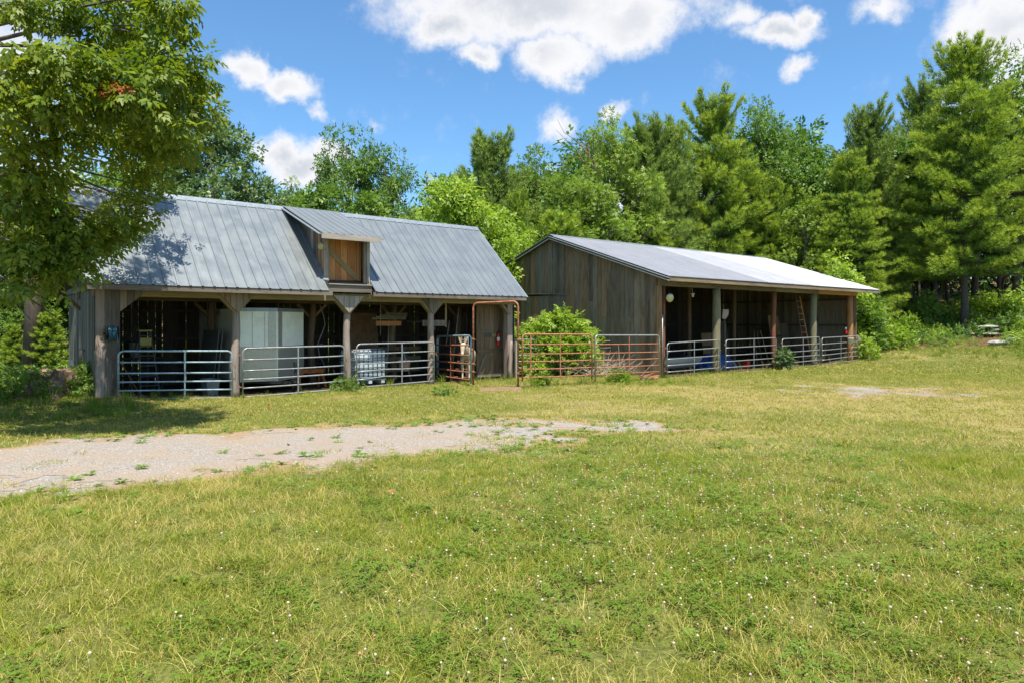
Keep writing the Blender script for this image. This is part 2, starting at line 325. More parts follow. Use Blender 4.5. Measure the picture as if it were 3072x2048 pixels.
def f_inbarn(x,y):
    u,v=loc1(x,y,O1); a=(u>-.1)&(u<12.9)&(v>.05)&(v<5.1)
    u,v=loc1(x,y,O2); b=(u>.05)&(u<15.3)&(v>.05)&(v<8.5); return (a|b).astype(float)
def f_woods(x,y):
    e=((x-14)*.6+(y-30)*.8)-10.2+(fbm(x,y,4,31)-.5)*5
    b=loc1(x,y,O1)[1]-5.6+(fbm(x,y,3,33)-.5)*3; b2=loc1(x,y,O2)[1]-9.8+(fbm(x,y,3,33)-.5)*3
    l=np.minimum(-x-11.8+(fbm(x,y,2,34)-.5)*2, y-15)
    b=np.where(loc1(x,y,O1)[0]<12.5,b,-9); b2=np.where((loc1(x,y,O2)[0]>-3)&(loc1(x,y,O2)[0]<17),b2,-9)
    return np.clip(np.maximum.reduce([e,b,b2,l])*.5,0,1)
xs=np.unique(np.concatenate([np.linspace(-420,-60,14),np.linspace(-60,-24,22),np.arange(-24,34,.22),np.linspace(34,70,24),np.linspace(70,420,14)]))
ys=np.unique(np.concatenate([np.linspace(-160,-4,14),np.arange(-4,42,.22),np.linspace(42,80,30),np.linspace(80,600,16)]))
def gzi(X,Y):
    GX,GY=np.meshgrid(XS,YS); Z=gz(GX,GY); i=np.clip(np.searchsorted(XS,X)-1,0,len(XS)-2); j=np.clip(np.searchsorted(YS,Y)-1,0,len(YS)-2)
    fx=(X-XS[i])/(XS[i+1]-XS[i]); fy=(Y-YS[j])/(YS[j+1]-YS[j]); return (Z[j,i]*(1-fx)+Z[j,i+1]*fx)*(1-fy)+(Z[j+1,i]*(1-fx)+Z[j+1,i+1]*fx)*fy
XS,YS=xs,ys
def grid(xs,ys,dz=0.,keep=None,jit=0):
    X,Y=np.meshgrid(xs,ys); n=len(xs)
    if jit: X=X+rng.uniform(-jit,jit,X.shape); Y=Y+rng.uniform(-jit,jit,Y.shape)
    V=np.stack([X,Y,(gzi(X,Y) if dz else gz(X,Y))+dz],-1).reshape(-1,3); i=np.arange(len(ys)-1)[:,None]*n+np.arange(n-1)[None]
    F=np.stack([i,i+1,i+n+1,i+n],-1).reshape(-1,4)
    if keep is not None:
        k=keep(X,Y).ravel(); F=F[k[F].mean(1)>.5]
        us,inv=np.unique(F,return_inverse=True); V=V[us]; F=inv.reshape(F.shape)
    return V,F
mg,t=mat('ground',Roughness=.95); t.b.inputs['Specular IOR Level'].default_value=.1
P=t.n('ShaderNodeNewGeometry').outputs['Position']; at=lambda n_:t.n('ShaderNodeAttribute',attribute_name=n_).outputs['Fac']
nf=t.noise(P,30,5,.7); nm=t.noise(P,3.2,5,.6); nl=t.noise(P,.5,4,.55)
green=t.mix(nm,(.13,.155,.030),(.20,.20,.06)); green=t.mix(t.sm(nf,.35,.7),green,(.045,.06,.015))
straw_=t.mix(nf,(.33,.27,.12),(.21,.18,.07)); c=t.mix(t.sm(t.m('ADD',at('dry'),t.m('MULTIPLY',t.m('SUBTRACT',nf,.5),.7)),.3,.75),green,straw_)
soil=t.mix(nf,(.34,.24,.145),(.24,.165,.095)); gra=t.mix(t.sm(nf,.4,.6),(.34,.315,.29),(.21,.19,.17))
c=t.mix(t.sm(t.m('ADD',at('gravel'),t.m('MULTIPLY',t.m('SUBTRACT',nf,.5),.5)),-.12,.06),c,soil)
c=t.mix(t.sm(t.m('ADD',at('gravel'),t.m('MULTIPLY',t.m('SUBTRACT',nm,.5),.5)),.12,.3),c,gra)
litter=t.mix(nf,(.17,.10,.055),(.07,.05,.03)); c=t.mix(t.sm(t.m('ADD',at('woods'),t.m('MULTIPLY',t.m('SUBTRACT',nm,.5),.6)),.3,.6),c,litter)
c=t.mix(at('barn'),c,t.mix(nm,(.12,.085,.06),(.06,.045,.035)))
setc(t,c); bumpit(t,t.m('ADD',nf,t.m('MULTIPLY',nm,.8)),.7,.03)
V,F=grid(xs,ys); X,Y=V[:,0],V[:,1]
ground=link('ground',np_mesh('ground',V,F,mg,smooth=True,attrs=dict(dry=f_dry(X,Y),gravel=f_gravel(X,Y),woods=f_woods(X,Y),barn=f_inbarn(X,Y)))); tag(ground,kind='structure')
# worn gravel drive: a ragged sheet just above the soil
mgr,t=mat('gravel',Roughness=.95); P=t.n('ShaderNodeNewGeometry').outputs['Position']
vo=t.n('ShaderNodeTexVoronoi',{'Vector':P,'Scale':60.}); n_=t.noise(P,2.4,5,.65); n2_=t.noise(P,60,3,.6)
st=t.ramp(t.n('ShaderNodeSeparateColor',{0:vo.outputs['Color']}).outputs[0],[(0,(.19,.168,.148)),(.5,(.335,.30,.265)),(1,(.49,.445,.40))])
c=t.mix(t.sm(vo.outputs['Distance'],.35,.75,0.,.75),st,(.20,.165,.13)); c=t.mix(t.sm(n_,.48,.70,0.,.8),c,t.mix(n2_,(.38,.285,.205),(.28,.205,.145)))
ag=t.n('ShaderNodeAttribute',attribute_name='gravel').outputs['Fac']; ed_=t.m('ADD',ag,t.m('MULTIPLY',t.m('SUBTRACT',n_,.5),.5)); strip=t.m('MAXIMUM',t.sm(ed_,.56,.34),t.m('MULTIPLY',t.sm(ed_,.86,1.0),.6)); c=t.mix(t.m('MULTIPLY',strip,.5),c,t.mix(n2_,(.39,.28,.19),(.28,.20,.13)))
setc(t,c); bumpit(t,t.m('SUBTRACT',1.,vo.outputs['Distance']),.8,.02)
gk=lambda x,y:(f_gravel(x,y)+(vnoise(x,y,.22,41)-.5)*.22+(vnoise(x,y,.9,43)-.5)*.5>.30+.15*sst(-3,3,x)*(y<17))
V,F=grid(np.arange(-24,5,.11),np.arange(2,17.6,.11),.004,gk,.03); tag(link('gravel_drive',np_mesh('gravel_drive',V,F,mgr,smooth=True,attrs=dict(gravel=f_gravel(V[:,0],V[:,1])))),kind='structure')
V,F=grid(np.arange(6.6,15,.12),np.arange(16.8,23,.12),.004,gk,.03); tag(link('gravel_patch',np_mesh('gravel_patch',V,F,mgr,smooth=True,attrs=dict(gravel=f_gravel(V[:,0],V[:,1])))),kind='structure')
# ================================================================== BOARDS
BC={}
def board(par,p0,p1,w,t,m,hint=(0,0,1),name='board',label=None):
    """plank from p0 to p1 in its parent's frame, width w across, thickness t along the hint side"""
    p0=Vector(p0);p1=Vector(p1);L=(p1-p0).length; key=(round(L,2),round(w,2),round(t,3),m)
    if key not in BC:
        b=MB(); b.box((0,0,0),(w,t,L)); BC[key]=b.mesh(name,M[m])
    o=link(name,BC[key],par,M=Matrix.Translation((p0+p1)/2)@basis(p1-p0,hint).to_4x4())
    if label: o['label']=label
    return o
def prism(par,poly,axis,c,t,m,name='board'):
    """polygon in (a,z) extruded by t along the other horizontal axis; axis 'u': polygon spans u"""
    n=len(poly); cx=sum(p[0] for p in poly)/n; zb=min(p[1] for p in poly); vs=[]
    for s in (-t/2,t/2):
        for a,z in poly: vs.append((a-cx,s,z-zb) if axis=='u' else (s,a-cx,z-zb))
    fs=[tuple(range(n))[::-1],tuple(range(n,2*n))]+[(i,(i+1)%n,(i+1)%n+n,i+n) for i in range(n)]
    b=MB(); b.add(vs,fs); me=b.mesh(name,M[m]); bm=bmesh.new(); bm.from_mesh(me); bmesh.ops.recalc_face_normals(bm,faces=bm.faces); bm.to_mesh(me); bm.free()
    return link(name,me,par,loc=(cx,c,zb) if axis=='u' else (c,cx,zb))
def planks(par,axis,a0,a1,c,zb,zt,m,wmin=.17,wmax=.27,gap=.008,th=.024,name='board',skip=None,jit=.006,biggap=0.,split=None):
    a=a0
    while a<a1-.04:
        w_=min(random.uniform(wmin,wmax),a1-a); b=a+w_-(gap if random.random()>biggap else gap+random.uniform(.008,.022))
        if b-a<.03: a+=w_; continue
        zb_=zb if not callable(zb) else zb(( a+b)/2); cc=c+random.uniform(-jit,jit)
        mm=m if isinstance(m,str) else random.choice(m); ra=random.uniform(-.02,.03) if not callable(zb) else 0
        z0a=(zb(a) if callable(zb) else zb)+ra; z0b=(zb(b) if callable(zb) else zb)+ra
        z1a=zt(a) if callable(zt) else zt; z1b=zt(b) if callable(zt) else zt
        if min(z1a-z0a,z1b-z0b)>.02 or max(z1a-z0a,z1b-z0b)>.12:
            z1a=max(z1a,z0a+.01); z1b=max(z1b,z0b+.01)
            if split and random.random()<split and z1a-z0a>2.5:
                zs=z0a+(z1a-z0a)*random.uniform(.35,.75); prism(par,[(a,z0a),(b,z0b),(b,zs),(a,zs)],axis,cc,th,mm,name); prism(par,[(a,zs+.006),(b,zs+.006),(b,z1b),(a,z1a)],axis,cc+.004,th,mm,name)
            else: prism(par,[(a,z0a),(b,z0b),(b,z1b),(a,z1a)],axis,cc,th,mm,name)
        a+=w_
def log(par,u,v,h,r,m,name='post',bend=.03,z0=-.15,n=10,label=None,taper=.85,lean=(0,0)):
    b=MB(); k=9; a1,a2=random.uniform(0,6),random.uniform(0,6)
    pts=[(math.sin(a1+i*.8)*bend+lean[0]*i/k,math.sin(a2+i*.65)*bend+lean[1]*i/k,z0+(h-z0)*i/k) for i in range(k+1)]
    b.tube(pts,[r*(1+(taper-1)*i/k)*(1+random.uniform(-.05,.05)) for i in range(k+1)],n); o=b.build(name,M[m],par,loc=(u,v,0))
    if label: o['label']=label
    return o
def sheet(par,p,xd,yd,wd,L,m,ribs,rw,rh,name='roof_sheet',th=.004):
    """ribbed metal sheet; p lower left corner, xd along the eave, yd up the slope"""
    pr=[(0,0)]
    for k in ribs: pr+=[(k-rw/2,0),(k-rw*.28,rh),(k+rw*.28,rh),(k+rw/2,0)]
    pr+=[(wd,0)]; n=len(pr); vs=[]
    for y in (0,L):
        vs+=[(x,y,z) for x,z in pr]+[(x,y,z-th) for x,z in pr]
    fs=[(i,i+1,2*n+i+1,2*n+i) for i in range(n-1)]+[(n+i,3*n+i,3*n+i+1,n+i+1) for i in range(n-1)]+[(i,n+i,n+i+1,i+1) for i in range(n-1)]
    b=MB(); b.add(vs,fs); xd=Vector(xd).normalized();yd=Vector(yd).normalized();zd=xd.cross(yd)
    Mx=Matrix.Translation(Vector(p))@Matrix((xd,yd,zd)).transposed().to_4x4()
    key=(name,round(wd,3),round(L,3),m,len(ribs))
    if key not in BC: BC[key]=b.mesh(name,M[m])
    return link(name,BC[key],par,M=Mx)
# ================================================================== BARN 1 (frame: u along the front, v back, z up)
B1=thing('timber_barn','long open-fronted timber barn with steep blue-grey metal roof and hay dormer','barn',O1,RZ)
EV,EZ,RV,RZ1=-.52,2.98,2.5,5.73; UL,UR=-.46,13.08; SL=(RZ1-EZ)/(RV-EV)
roof=MB()                                     # rafters and purlins carry the sheets
for i in range(23):
    u=UL+.12+i*(UR-UL-.24)/22
    if not 5.6<u<7.15: roof.beam((u,EV+.03,EZ-.10),(u,RV,RZ1-.10),.05,.12,(1,0,0))
    roof.beam((u,2*RV-EV-.03,EZ-.10),(u,RV,RZ1-.10),.05,.12,(1,0,0))
roof1=roof.build('roof',M['wood_dark'],B1)
def slope(par,u0,u1,front,n,wd,m='roof_blue'):
    for k in range(n):
        x=u0+k*wd
        if front: sheet(par,(x,EV-.05,EZ-.04),(1,0,0),(0,RV-EV,RZ1-EZ),wd-.002,math.hypot(RV-EV,RZ1-EZ)+.05,m,[.03+wd/3*j for j in range(3)],.07,.022)
        else: sheet(par,(x+wd,2*RV-EV+.05,EZ-.04),(-1,0,0),(0,-(RV-EV),RZ1-EZ),wd-.002,math.hypot(RV-EV,RZ1-EZ)+.05,m,[.03+wd/3*j for j in range(3)],.07,.022)
slope(roof1,UL,5.62,True,7,(5.62-UL)/7); slope(roof1,7.12,UR,True,7,(UR-7.12)/7); slope(roof1,UL,UR,False,15,(UR-UL)/15)
b=MB()
pr=[(-.17,-.125),(-.02,.025),(.02,.025),(.17,-.125)]
vs=[(u,RV+a,RZ1+z) for u in (UL-.02,UR+.02) for a,z in pr]; b.add(vs,[(i,i+1,5+i,4+i) for i in range(3)]); b.add([(x,y,z-.006) for x,y,z in vs],[(4+i,5+i,i+1,i) for i in range(3)])
b.build('ridge_cap',M['trim_metal'],roof1)
for u in (UL-.012,UR+.012):
    b=MB()
    for s in (-1,1): b.beam((u,RV+s*(RV-EV+.04),EZ-.06),(u,RV,RZ1-.03),.022,.11,(1,0,0))
    b.build('rake_trim',M['trim_metal'],roof1)
for u0,u1 in ((UL,2.9),(2.905,5.74),(7.05,10.1),(10.105,UR)):
    board(roof1,(u0,EV-.02,EZ-.115),(u1,EV-.02,EZ-.115),.13,.024,'wood_weathered',(0,1,0),'fascia')
board(roof1,(UL,2*RV-EV+.02,EZ-.115),(UR,2*RV-EV+.02,EZ-.115),.13,.024,'wood_weathered',(0,1,0),'fascia')
sb=MB(); nrm=Vector((0,-SL,1)).normalized()
for k in range(46):
    u=UL+.12+k*.295
    if 5.3<u<7.3: continue
    for q in range(7):
        f=.04+q*.155; c=Vector((u+random.uniform(-.012,.012),EV+(RV-EV)*f,EZ-.03+(RZ1-EZ)*f))+nrm*.006; sb.box(c,(.022,.022,.014),basis(nrm))
tag(sb.build('roof_screws',M['black_steel'],roof1),kind='stuff')
# frame
for u0,u1,m_ in ((-.2,3.1,'wood_yellow'),(3.11,6.4,'wood_yellow'),(6.41,9.4,'wood_yellow'),(9.41,12.95,'wood_yellow')):
    board(B1,(u0,0,2.77),(u1,0,2.77),.22,.2,m_,(0,1,0),'beam')
    board(B1,(u0,2.6,2.74),(u1,2.6,2.74),.2,.18,'log_dark',(0,1,0),'beam')
for u in (-.0,1.6,3.2,4.8,6.4,8,9.6,11.2,12.8): board(B1,(u,.12,2.9),(u,4.98,2.9),.09,.14,'wood_dark',(1,0,0),'joist')
fl=MB()
for k in range(22): fl.box((6.35,.15+k*.222+.11,2.99),(13.1,.212,.025))
tag(fl.build('loft_floor',M['wood_dark'],B1),kind='stuff')
log(B1,3.15,0,2.66,.125,'wood_post',bend=.035,label='crooked silvery log post'); log(B1,6.44,0,2.66,.115,'wood_post',bend=.02); log(B1,9.42,0,2.66,.12,'wood_post',bend=.02)
board(B1,(12.69,.0,-.1),(12.69,.0,2.66),.22,.2,'wood_post',(0,1,0),'post')
log(B1,12.73,.24,2.66,.09,'wood_post',bend=.02)
for u in (3.25,6.4,9.45,12.3,.1):
    log(B1,u,2.6,2.64,.125 if u>.2 else .1,'log_dark',bend=.03)
    for s in(-1,1): board(B1,(u+s*.03,2.6,2.15),(u+s*.5,2.6,2.62),.09,.08,'log_dark',(0,1,0),'brace')
for u in (3.15,6.44,9.42,12.69):
    for s in(-1,1):
        if u>12 and s>0: continue
        board(B1,(u+s*.02,-.03,2.30),(u+s*.42,-.03,2.74),.09,.16,'wood_yellow',(0,1,0),'brace')
    if u<12:
        hw=.50 if u<9 else .44; top=2.82; ap=2.30; xs_=[u-hw+hw*2*k/6 for k in range(7)]; fz=lambda x:ap+(top-ap)*abs(x-u)/hw
        for a,c_ in zip(xs_[:-1],xs_[1:]):
            a2=a+.005;b2=c_-.005; prism(B1,[(a2,fz(a2)),(b2,fz(b2)),(b2,top),(a2,top)],'u',-.155,.03,'wood_gable' if u<4 else 'wood_pale' if u<8 else 'wood_weathered','gusset_board')
# covered corner post with its half gusset
for a,c_ in ((-.16,.03),(.035,.18),(.185,.36)): prism(B1,[(a,-.1),(c_,-.1),(c_,2.82),(a,2.82)],'u',-.13,.03,'wood_weathered' if a>-.1 else 'wood_post')
for k in range(4):
    a=.365+k*.16; c_=a+.152; f_=lambda x:2.28+(x-.365)*.86; prism(B1,[(a,f_(a)),(c_,f_(c_)),(c_,2.83),(a,2.83)],'u',-.13,.03,'wood_gable','gusset_board')
board(B1,(0.05,.0,-.1),(.05,.0,2.66),.2,.18,'wood_weathered',(0,1,0),'post')
# walls: girts with the boards nailed to them
def girts(u0,v0,u1,v1,zs,m='wood_dark'):
    b=MB()
    for z in zs: b.beam((u0,v0,z),(u1,v1,z),.08,.08)
    return b
gz1=lambda v:EZ-.12+SL*(v-EV) if v<RV else EZ-.12+SL*(2*RV-EV-v)
w1=girts(-.05,.1,-.05,5.0,(.5,1.6,2.7)).build('wall',M['wood_dark'],B1); w1['label']='mossy green-grey vertical board end wall'
planks(w1,'v',-.02,5.12,-.155,-.05,2.86,'wood_green_grey',.13,.22,biggap=.2)
board(w1,(-.20,-.35,2.90),(-.20,5.2,2.90),.14,.03,'wood_green_grey',(1,0,0),'trim_board')
planks(w1,'v',.0,5.0,-.03,2.93,lambda v:gz1(v)-.05,'wood_dark',.17,.27)
w2=girts(12.88,.1,12.88,5.0,(.5,1.6,2.7)).build('wall',M['wood_dark'],B1)
planks(w2,'v',.0,5.12,12.95,-.05,lambda v:gz1(v)-.05,'wood_weathered',.17,.27,biggap=.3)
w3=girts(.0,5.05,12.85,5.05,(.5,1.5,2.4)).build('wall',M['wood_dark'],B1); w3['label']='dark back wall with daylight between its boards'
planks(w3,'u',-.1,12.95,5.13,-.08,2.92,'wood_dark',.19,.27,gap=.006,biggap=.4,th=.02)
# partition with plank door at the right-hand bay
w4=girts(11.65,.52,12.85,.52,(.6,1.45,2.55)).build('partition',M['wood_dark'],B1); w4['label']='brown plank door wall in the right-hand bay'
planks(w4,'u',11.6,12.86,.46,.06,2.7,'log_dark',.16,.24,gap=.01)
board(w4,(11.62,.43,1.02),(12.85,.43,1.02),.12,.03,'log_dark',(0,1,0),'batten'); board(w4,(11.62,.43,.14),(12.85,.43,.14),.1,.03,'wood_weathered',(0,1,0),'batten')
board(w4,(11.65,.42,.2),(11.95,.42,.85),.07,.02,'wood_weathered',(0,1,0),'batten')
# ---- dormer
DU0,DU1,DF,DZ,CU0,CU1=5.38,7.28,-.56,4.60,5.72,7.06; DS=(5.76-DZ)/(RV-DF)
dm=MB()
for u in (CU0+.06,CU1-.06): dm.beam((u,-.06,2.95),(u,-.06,DZ-.02),.09,.09)
for k in range(4): u=CU0+.05+k*(CU1-CU0-.1)/3; dm.beam((u,DF+.05,DZ-.06),(u,RV-.05,5.68),.05,.09,(1,0,0))
D=dm.build('dormer',M['wood_weathered'],B1); D['label']='shed-roofed hay dormer with plank loft door'
for k in range(2): wd=(DU1-DU0)/2; sheet(D,(DU0+k*wd,DF-.03,DZ+.0),(1,0,0),(0,RV-DF,5.76-DZ),wd-.002,math.hypot(RV-DF,5.76-DZ)+.02,'roof_blue',[.03,.25,.47,.70,.92],.05,.016)
board(D,(DU0+.0,DF-.035,DZ-.085),(DU1,DF-.035,DZ-.085),.16,.03,'wood_pale',(0,1,0),'fascia')
for u in (DU0-.012,DU1+.012):
    b=MB(); b.beam((u,DF-.03,DZ-.05),(u,RV-.02,5.76-.06),.02,.15,(1,0,0)); b.build('rake_trim',M['trim_metal'],D)
rz_=lambda v:EZ+.0+SL*(v-EV); dz_=lambda v:DZ-.04+DS*(v-DF)
for cu,mm in ((CU0,'wood_pale'),(CU1,'wood_weathered')): planks(D,'v',-.1,2.4,cu,lambda v:rz_(v)-.02,dz_,['wood_weathered','wood_brown','wood_weathered','wood_pale'] ,.13,.19,th=.03)
b=MB(); b.beam((CU0-.05,-.25,rz_(-.25)+.03),(CU0-.05,2.3,rz_(2.3)+.03),.03,.16,(1,0,0)); b.build('flashing',M['trim_metal'],D)
board(D,(CU0-.02,-.14,2.98),(CU0-.02,-.14,DZ-.03),.11,.03,'wood_pale',(0,1,0),'corner_board'); board(D,(CU1+.02,-.14,2.98),(CU1+.02,-.14,DZ-.03),.10,.03,'wood_pale',(0,1,0),'corner_board')
b=MB(); b.box(((CU0+CU1)/2,-.05,3.12),(CU1-CU0-.02,.1,.05)); dd=b.build('loft_door',M['black_steel'],D)
bpy.data.objects.remove(dd)
k=0; a=CU0+.06
while a<CU1-.12: 
    w_=min(random.uniform(.15,.24),CU1-.05-a); board(D,(a+w_/2,.22,3.30),(a+w_/2,.22,4.72),w_-.008,.03,'wood_brown',(0,1,0),'door_plank'); a+=w_
board(D,(CU0+.12,.19,4.30),(CU1-.20,.19,3.36),.15,.03,'wood_yellow',(0,1,0),'door_brace')
board(D,(CU1-.18,.18,3.30),(CU1-.18,.18,4.70),.07,.03,'wood_brown',(0,1,0),'door_brace')
board(D,(CU0,.16,3.26),(CU1-.04,.16,3.26),.10,.05,'black_steel' if 0 else 'wood_dark',(0,0,1),'sill')
board(D,(CU0-.02,-.26,3.02),(CU1+.04,-.26,3.02),.20,.16,'wood_weathered',(0,1,0),'sill'); board(D,(CU0-.02,-.28,3.145),(CU1+.04,-.28,3.145),.03,.2,'wood_pale',(0,1,0),'sill')
b=MB(); b.box(((CU0+CU1)/2,.05,3.2),(CU1-CU0-.06,.40,.02)); b.build('ledge',M['wood_dark'],D)
for i,(du,z0,z1) in enumerate(((.10,2.85,3.5),(.16,2.78,3.2),(.05,3.0,3.75),(.22,2.9,3.15))): board(D,(CU1+du*.8,-.22-.02*i,z0),(CU1-.05+du*.2,-.2,z1),.03,.012,'wood_pale',(0,1,0),'splintered_board')
# ================================================================== BARN 2
B2=thing('plank_shed','long low shed of dark brown planks with shallow pale ribbed metal roof','shed',O2,RZ)
e2v,e2z,r2v,r2z,b2v=-.64,3.70,5.78,5.80,8.9; s2=(r2z-e2z)/(r2v-e2v); b2z=r2z-s2*(b2v-r2v); U0,U1=-.3,16.6
rb=MB()
for i in range(20):
    u=U0+.1+i*(U1-U0-.2)/19; rb.beam((u,e2v+.02,e2z-.1),(u,r2v,r2z-.1),.05,.14,(1,0,0)); rb.beam((u,b2v-.02,b2z-.1),(u,r2v,r2z-.1),.05,.14,(1,0,0))
roof2=rb.build('roof',M['wood_dark'],B2)
NS=18; wd=(U1-U0)/NS
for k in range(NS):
    x=U0+k*wd; mt='roof_pale' if k<7 else 'roof_half_glare' if k<11 else 'roof_glare'  # sky glare painted into the sheet colour, lighter in steps along the roof
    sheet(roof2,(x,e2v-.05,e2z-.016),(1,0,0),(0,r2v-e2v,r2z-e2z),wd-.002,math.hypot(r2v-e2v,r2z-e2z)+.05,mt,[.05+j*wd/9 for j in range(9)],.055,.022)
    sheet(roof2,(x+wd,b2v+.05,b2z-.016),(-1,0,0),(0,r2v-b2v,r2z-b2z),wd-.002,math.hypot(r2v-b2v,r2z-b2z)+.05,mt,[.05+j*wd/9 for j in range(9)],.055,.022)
b=MB(); pr=[(-.2,-.04),(-.02,.035),(.02,.035),(.2,-.04)]; vs=[(u,r2v+a,r2z+z) for u in (U0-.02,U1+.02) for a,z in pr]
b.add(vs,[(i,i+1,5+i,4+i) for i in range(3)]); b.add([(x,y,z-.006) for x,y,z in vs],[(4+i,5+i,i+1,i) for i in range(3)]); b.build('ridge_cap',M['trim_metal'],roof2)
for u in (U0-.014,U1+.014):
    b=MB(); b.beam((u,e2v-.06,e2z-.085),(u,r2v,r2z-.065),.024,.17,(1,0,0)); b.beam((u,b2v+.06,b2z-.085),(u,r2v,r2z-.065),.024,.17,(1,0,0)); b.build('rake_trim',M['trim_metal'],roof2)
    b=MB(); b.beam((u-.01,e2v-.06,e2z-.178),(u-.01,r2v,r2z-.158),.03,.02,(1,0,0)); b.beam((u-.01,b2v+.06,b2z-.178),(u-.01,r2v,r2z-.158),.03,.02,(1,0,0)); b.build('drip_edge',M['white_plastic'],roof2)
for k in range(4): board(roof2,(U0+k*(U1-U0)/4,e2v-.01,e2z-.11),(U0+(k+1)*(U1-U0)/4-.005,e2v-.01,e2z-.11),.15,.03,'wood_gable',(0,1,0),'fascia')
for k,u in enumerate((0,3.9,7.8,11.5)):
    board(B2,(u-.05,-.12,3.50),((3.9,7.8,11.5,15.3)[k]-.056,-.12,3.50),.26,.05,'wood_gable' if k!=3 else 'wood_brown',(0,1,0),'beam')
    board(B2,(u-.05,.10,3.50),((3.9,7.8,11.5,15.3)[k]-.056,.10,3.50),.26,.05,'wood_dark',(0,1,0),'beam')
log(B2,3.51,-.0,3.4,.17,'post_green',bend=.01,label='thick green-brown round post',taper=.95); log(B2,7.76,0,3.4,.115,'post_red',bend=.015,label='red-brown peeled post')
log(B2,11.2,0,3.4,.165,'post_green',bend=.012,taper=.95); log(B2,14.95,.05,3.4,.16,'post_orange',bend=.012,label='orange-brown round post',taper=.95)
log(B2,.22,.02,3.4,.09,'post_red',bend=.01,label='thin red post'); 
b=MB(); b.tube([(-.03,-.16,.0),(-.03,-.16,2.3)],.02,6); b.build('conduit',M['galvanised'],B2)
g2=lambda v:(e2z+s2*(v-e2v) if v<r2v else r2z-s2*(v-r2v))-.10
gw=MB()
for z in (.5,1.9,3.3): gw.beam((.07,.1,z),(.07,8.4,z),.08,.08)
gw=gw.build('wall',M['wood_dark'],B2); gw['label']='gable wall of wide weathered brown and grey planks'
planks(gw,'v',-.1,5.15,-.0,-.06,lambda v:g2(v),'wood_gable',.19,.32,split=.28,gap=.012,jit=.012)
planks(gw,'v',5.15,8.45,-.02,3.28,lambda v:g2(v),'wood_gable',.19,.30,gap=.012,jit=.012); planks(gw,'v',5.15,8.45,-.0,-.06,3.20,['wood_gable','wood_weathered'],.19,.30,gap=.006)
board(gw,(-.09,4.95,3.22),(-.09,8.5,3.36),.035,.05,'white_plastic' if 0 else 'wood_pale',(1,0,0),'door_track')
ge=MB(); 
for z in (.5,1.9,3.2): ge.beam((15.2,.1,z),(15.2,8.4,z),.08,.08)
ge=ge.build('wall',M['wood_dark'],B2); planks(ge,'v',-.12,8.45,15.3,-.06,lambda v:g2(v),'wood_gable',.2,.3,biggap=.2)
bw=MB()
for z in (.5,1.9,3.2): bw.beam((.1,8.36,z),(15.2,8.36,z),.08,.08)
bw=bw.build('wall',M['wood_dark'],B2); planks(bw,'u',-.05,15.3,8.45,-.06,4.72,'wood_dark',.2,.3,gap=.003,biggap=.12)
for u in (3.6,7.6,11.4):
    log(B2,u,4.4,4.9,.12,'log_dark',bend=.02)
board(B2,(.1,4.4,4.95),(15.2,4.4,4.95),.2,.1,'wood_dark',(0,1,0),'beam')
# ================================================================== GATES
def BP(O,u,v,z=0.): return O+E1*u+E2*v+Vector((0,0,z))
FR=[1.,.765,.54,.36,.18,0.]
def gate(name,label,cat,pL,pR,h,mats,group,hR=None,fr=FR,braces=(.5,),rf=.022,rr=.019,rb=.012,sag=0.,legs=(0,0),rad=.13,bend=None):
    """tubular gate standing between two world points at its lower corners"""
    pL=Vector(pL);pR=Vector(pR); d=pR-pL; L=math.hypot(d.x,d.y); hR=hR or h
    t=thing(name,label,cat,pL,math.atan2(d.y,d.x),group); mf,mr,mb=mats
    zb=lambda x:d.z*x/L; zt=lambda x:h+(d.z+hR-h)*x/L
    P=lambda x,f:Vector((x,0,zb(x)+(zt(x)-zb(x))*f))
    b=MB(); pts=[P(rf,0)-Vector((0,0,legs[0]))]
    for k in range(6): a=PI/2*k/5; pts.append(P(rf+rad*(1-math.cos(a)),1)-Vector((0,0,rad*(1-math.sin(a)))))
    for k in range(6): a=PI/2*(1-k/5); pts.append(P(L-rf-rad*(1-math.cos(a)),1)-Vector((0,0,rad*(1-math.sin(a)))))
    pts.append(P(L-rf,0)-Vector((0,0,legs[1]))); b.tube(pts,rf,8); b.build('frame',M[mf],t)
    for i,f in enumerate(fr[1:]):
        b=MB(); n=9; b.tube([P(rf+(L-2*rf)*k/n,f)+Vector((0,-.004,-sag*math.sin(PI*k/n)+((bend or {}).get(i,0)*math.exp(-((k/n-.35)/.15)**2)))) for k in range(n+1)],rr,7); b.build('rail',M[mr],t)
    for x in braces: b=MB(); b.beam(P(L*x,0)+Vector((0,-.024,0)),P(L*x,1)+Vector((0,-.024,0)),.035,.012,(0,1,0)); b.build('brace',M[mb],t)
    for z in (.2,.85): b=MB(); b.tube([P(0,z)+Vector((-.07,0,0)),P(0,z)+Vector((.03,0,0))],.016,6); b.tube([P(0,z)+Vector((-.055,0,-.04)),P(0,z)+Vector((-.055,0,.05))],.011,6); b.build('hinge',M['rust'],t)
    b=MB(); c0=P(L,.72); b.tube([c0+Vector((-.02,-.02,0)),c0+Vector((.03,-.03,-.05)),c0+Vector((.06,-.02,-.12)),c0+Vector((.07,0,-.05)),c0+Vector((.05,.02,.02))],.008,5); b.build('latch_chain',M['rust'],t)
    return t
GG='galvanised tube gates across the barn fronts'; gal=('galvanised','galvanised','galvanised'); gbl=('gate_blue','gate_blue','gate_blue')
gate('farm_gate','bluish six-rail tube gate left of the crooked log post, below the hose reel','gate',BP(O1,.28,-.25,.14),BP(O1,3.02,-.25,.0),1.18,gbl,GG,hR=1.25,braces=(.56,),rf=.027,rr=.023)
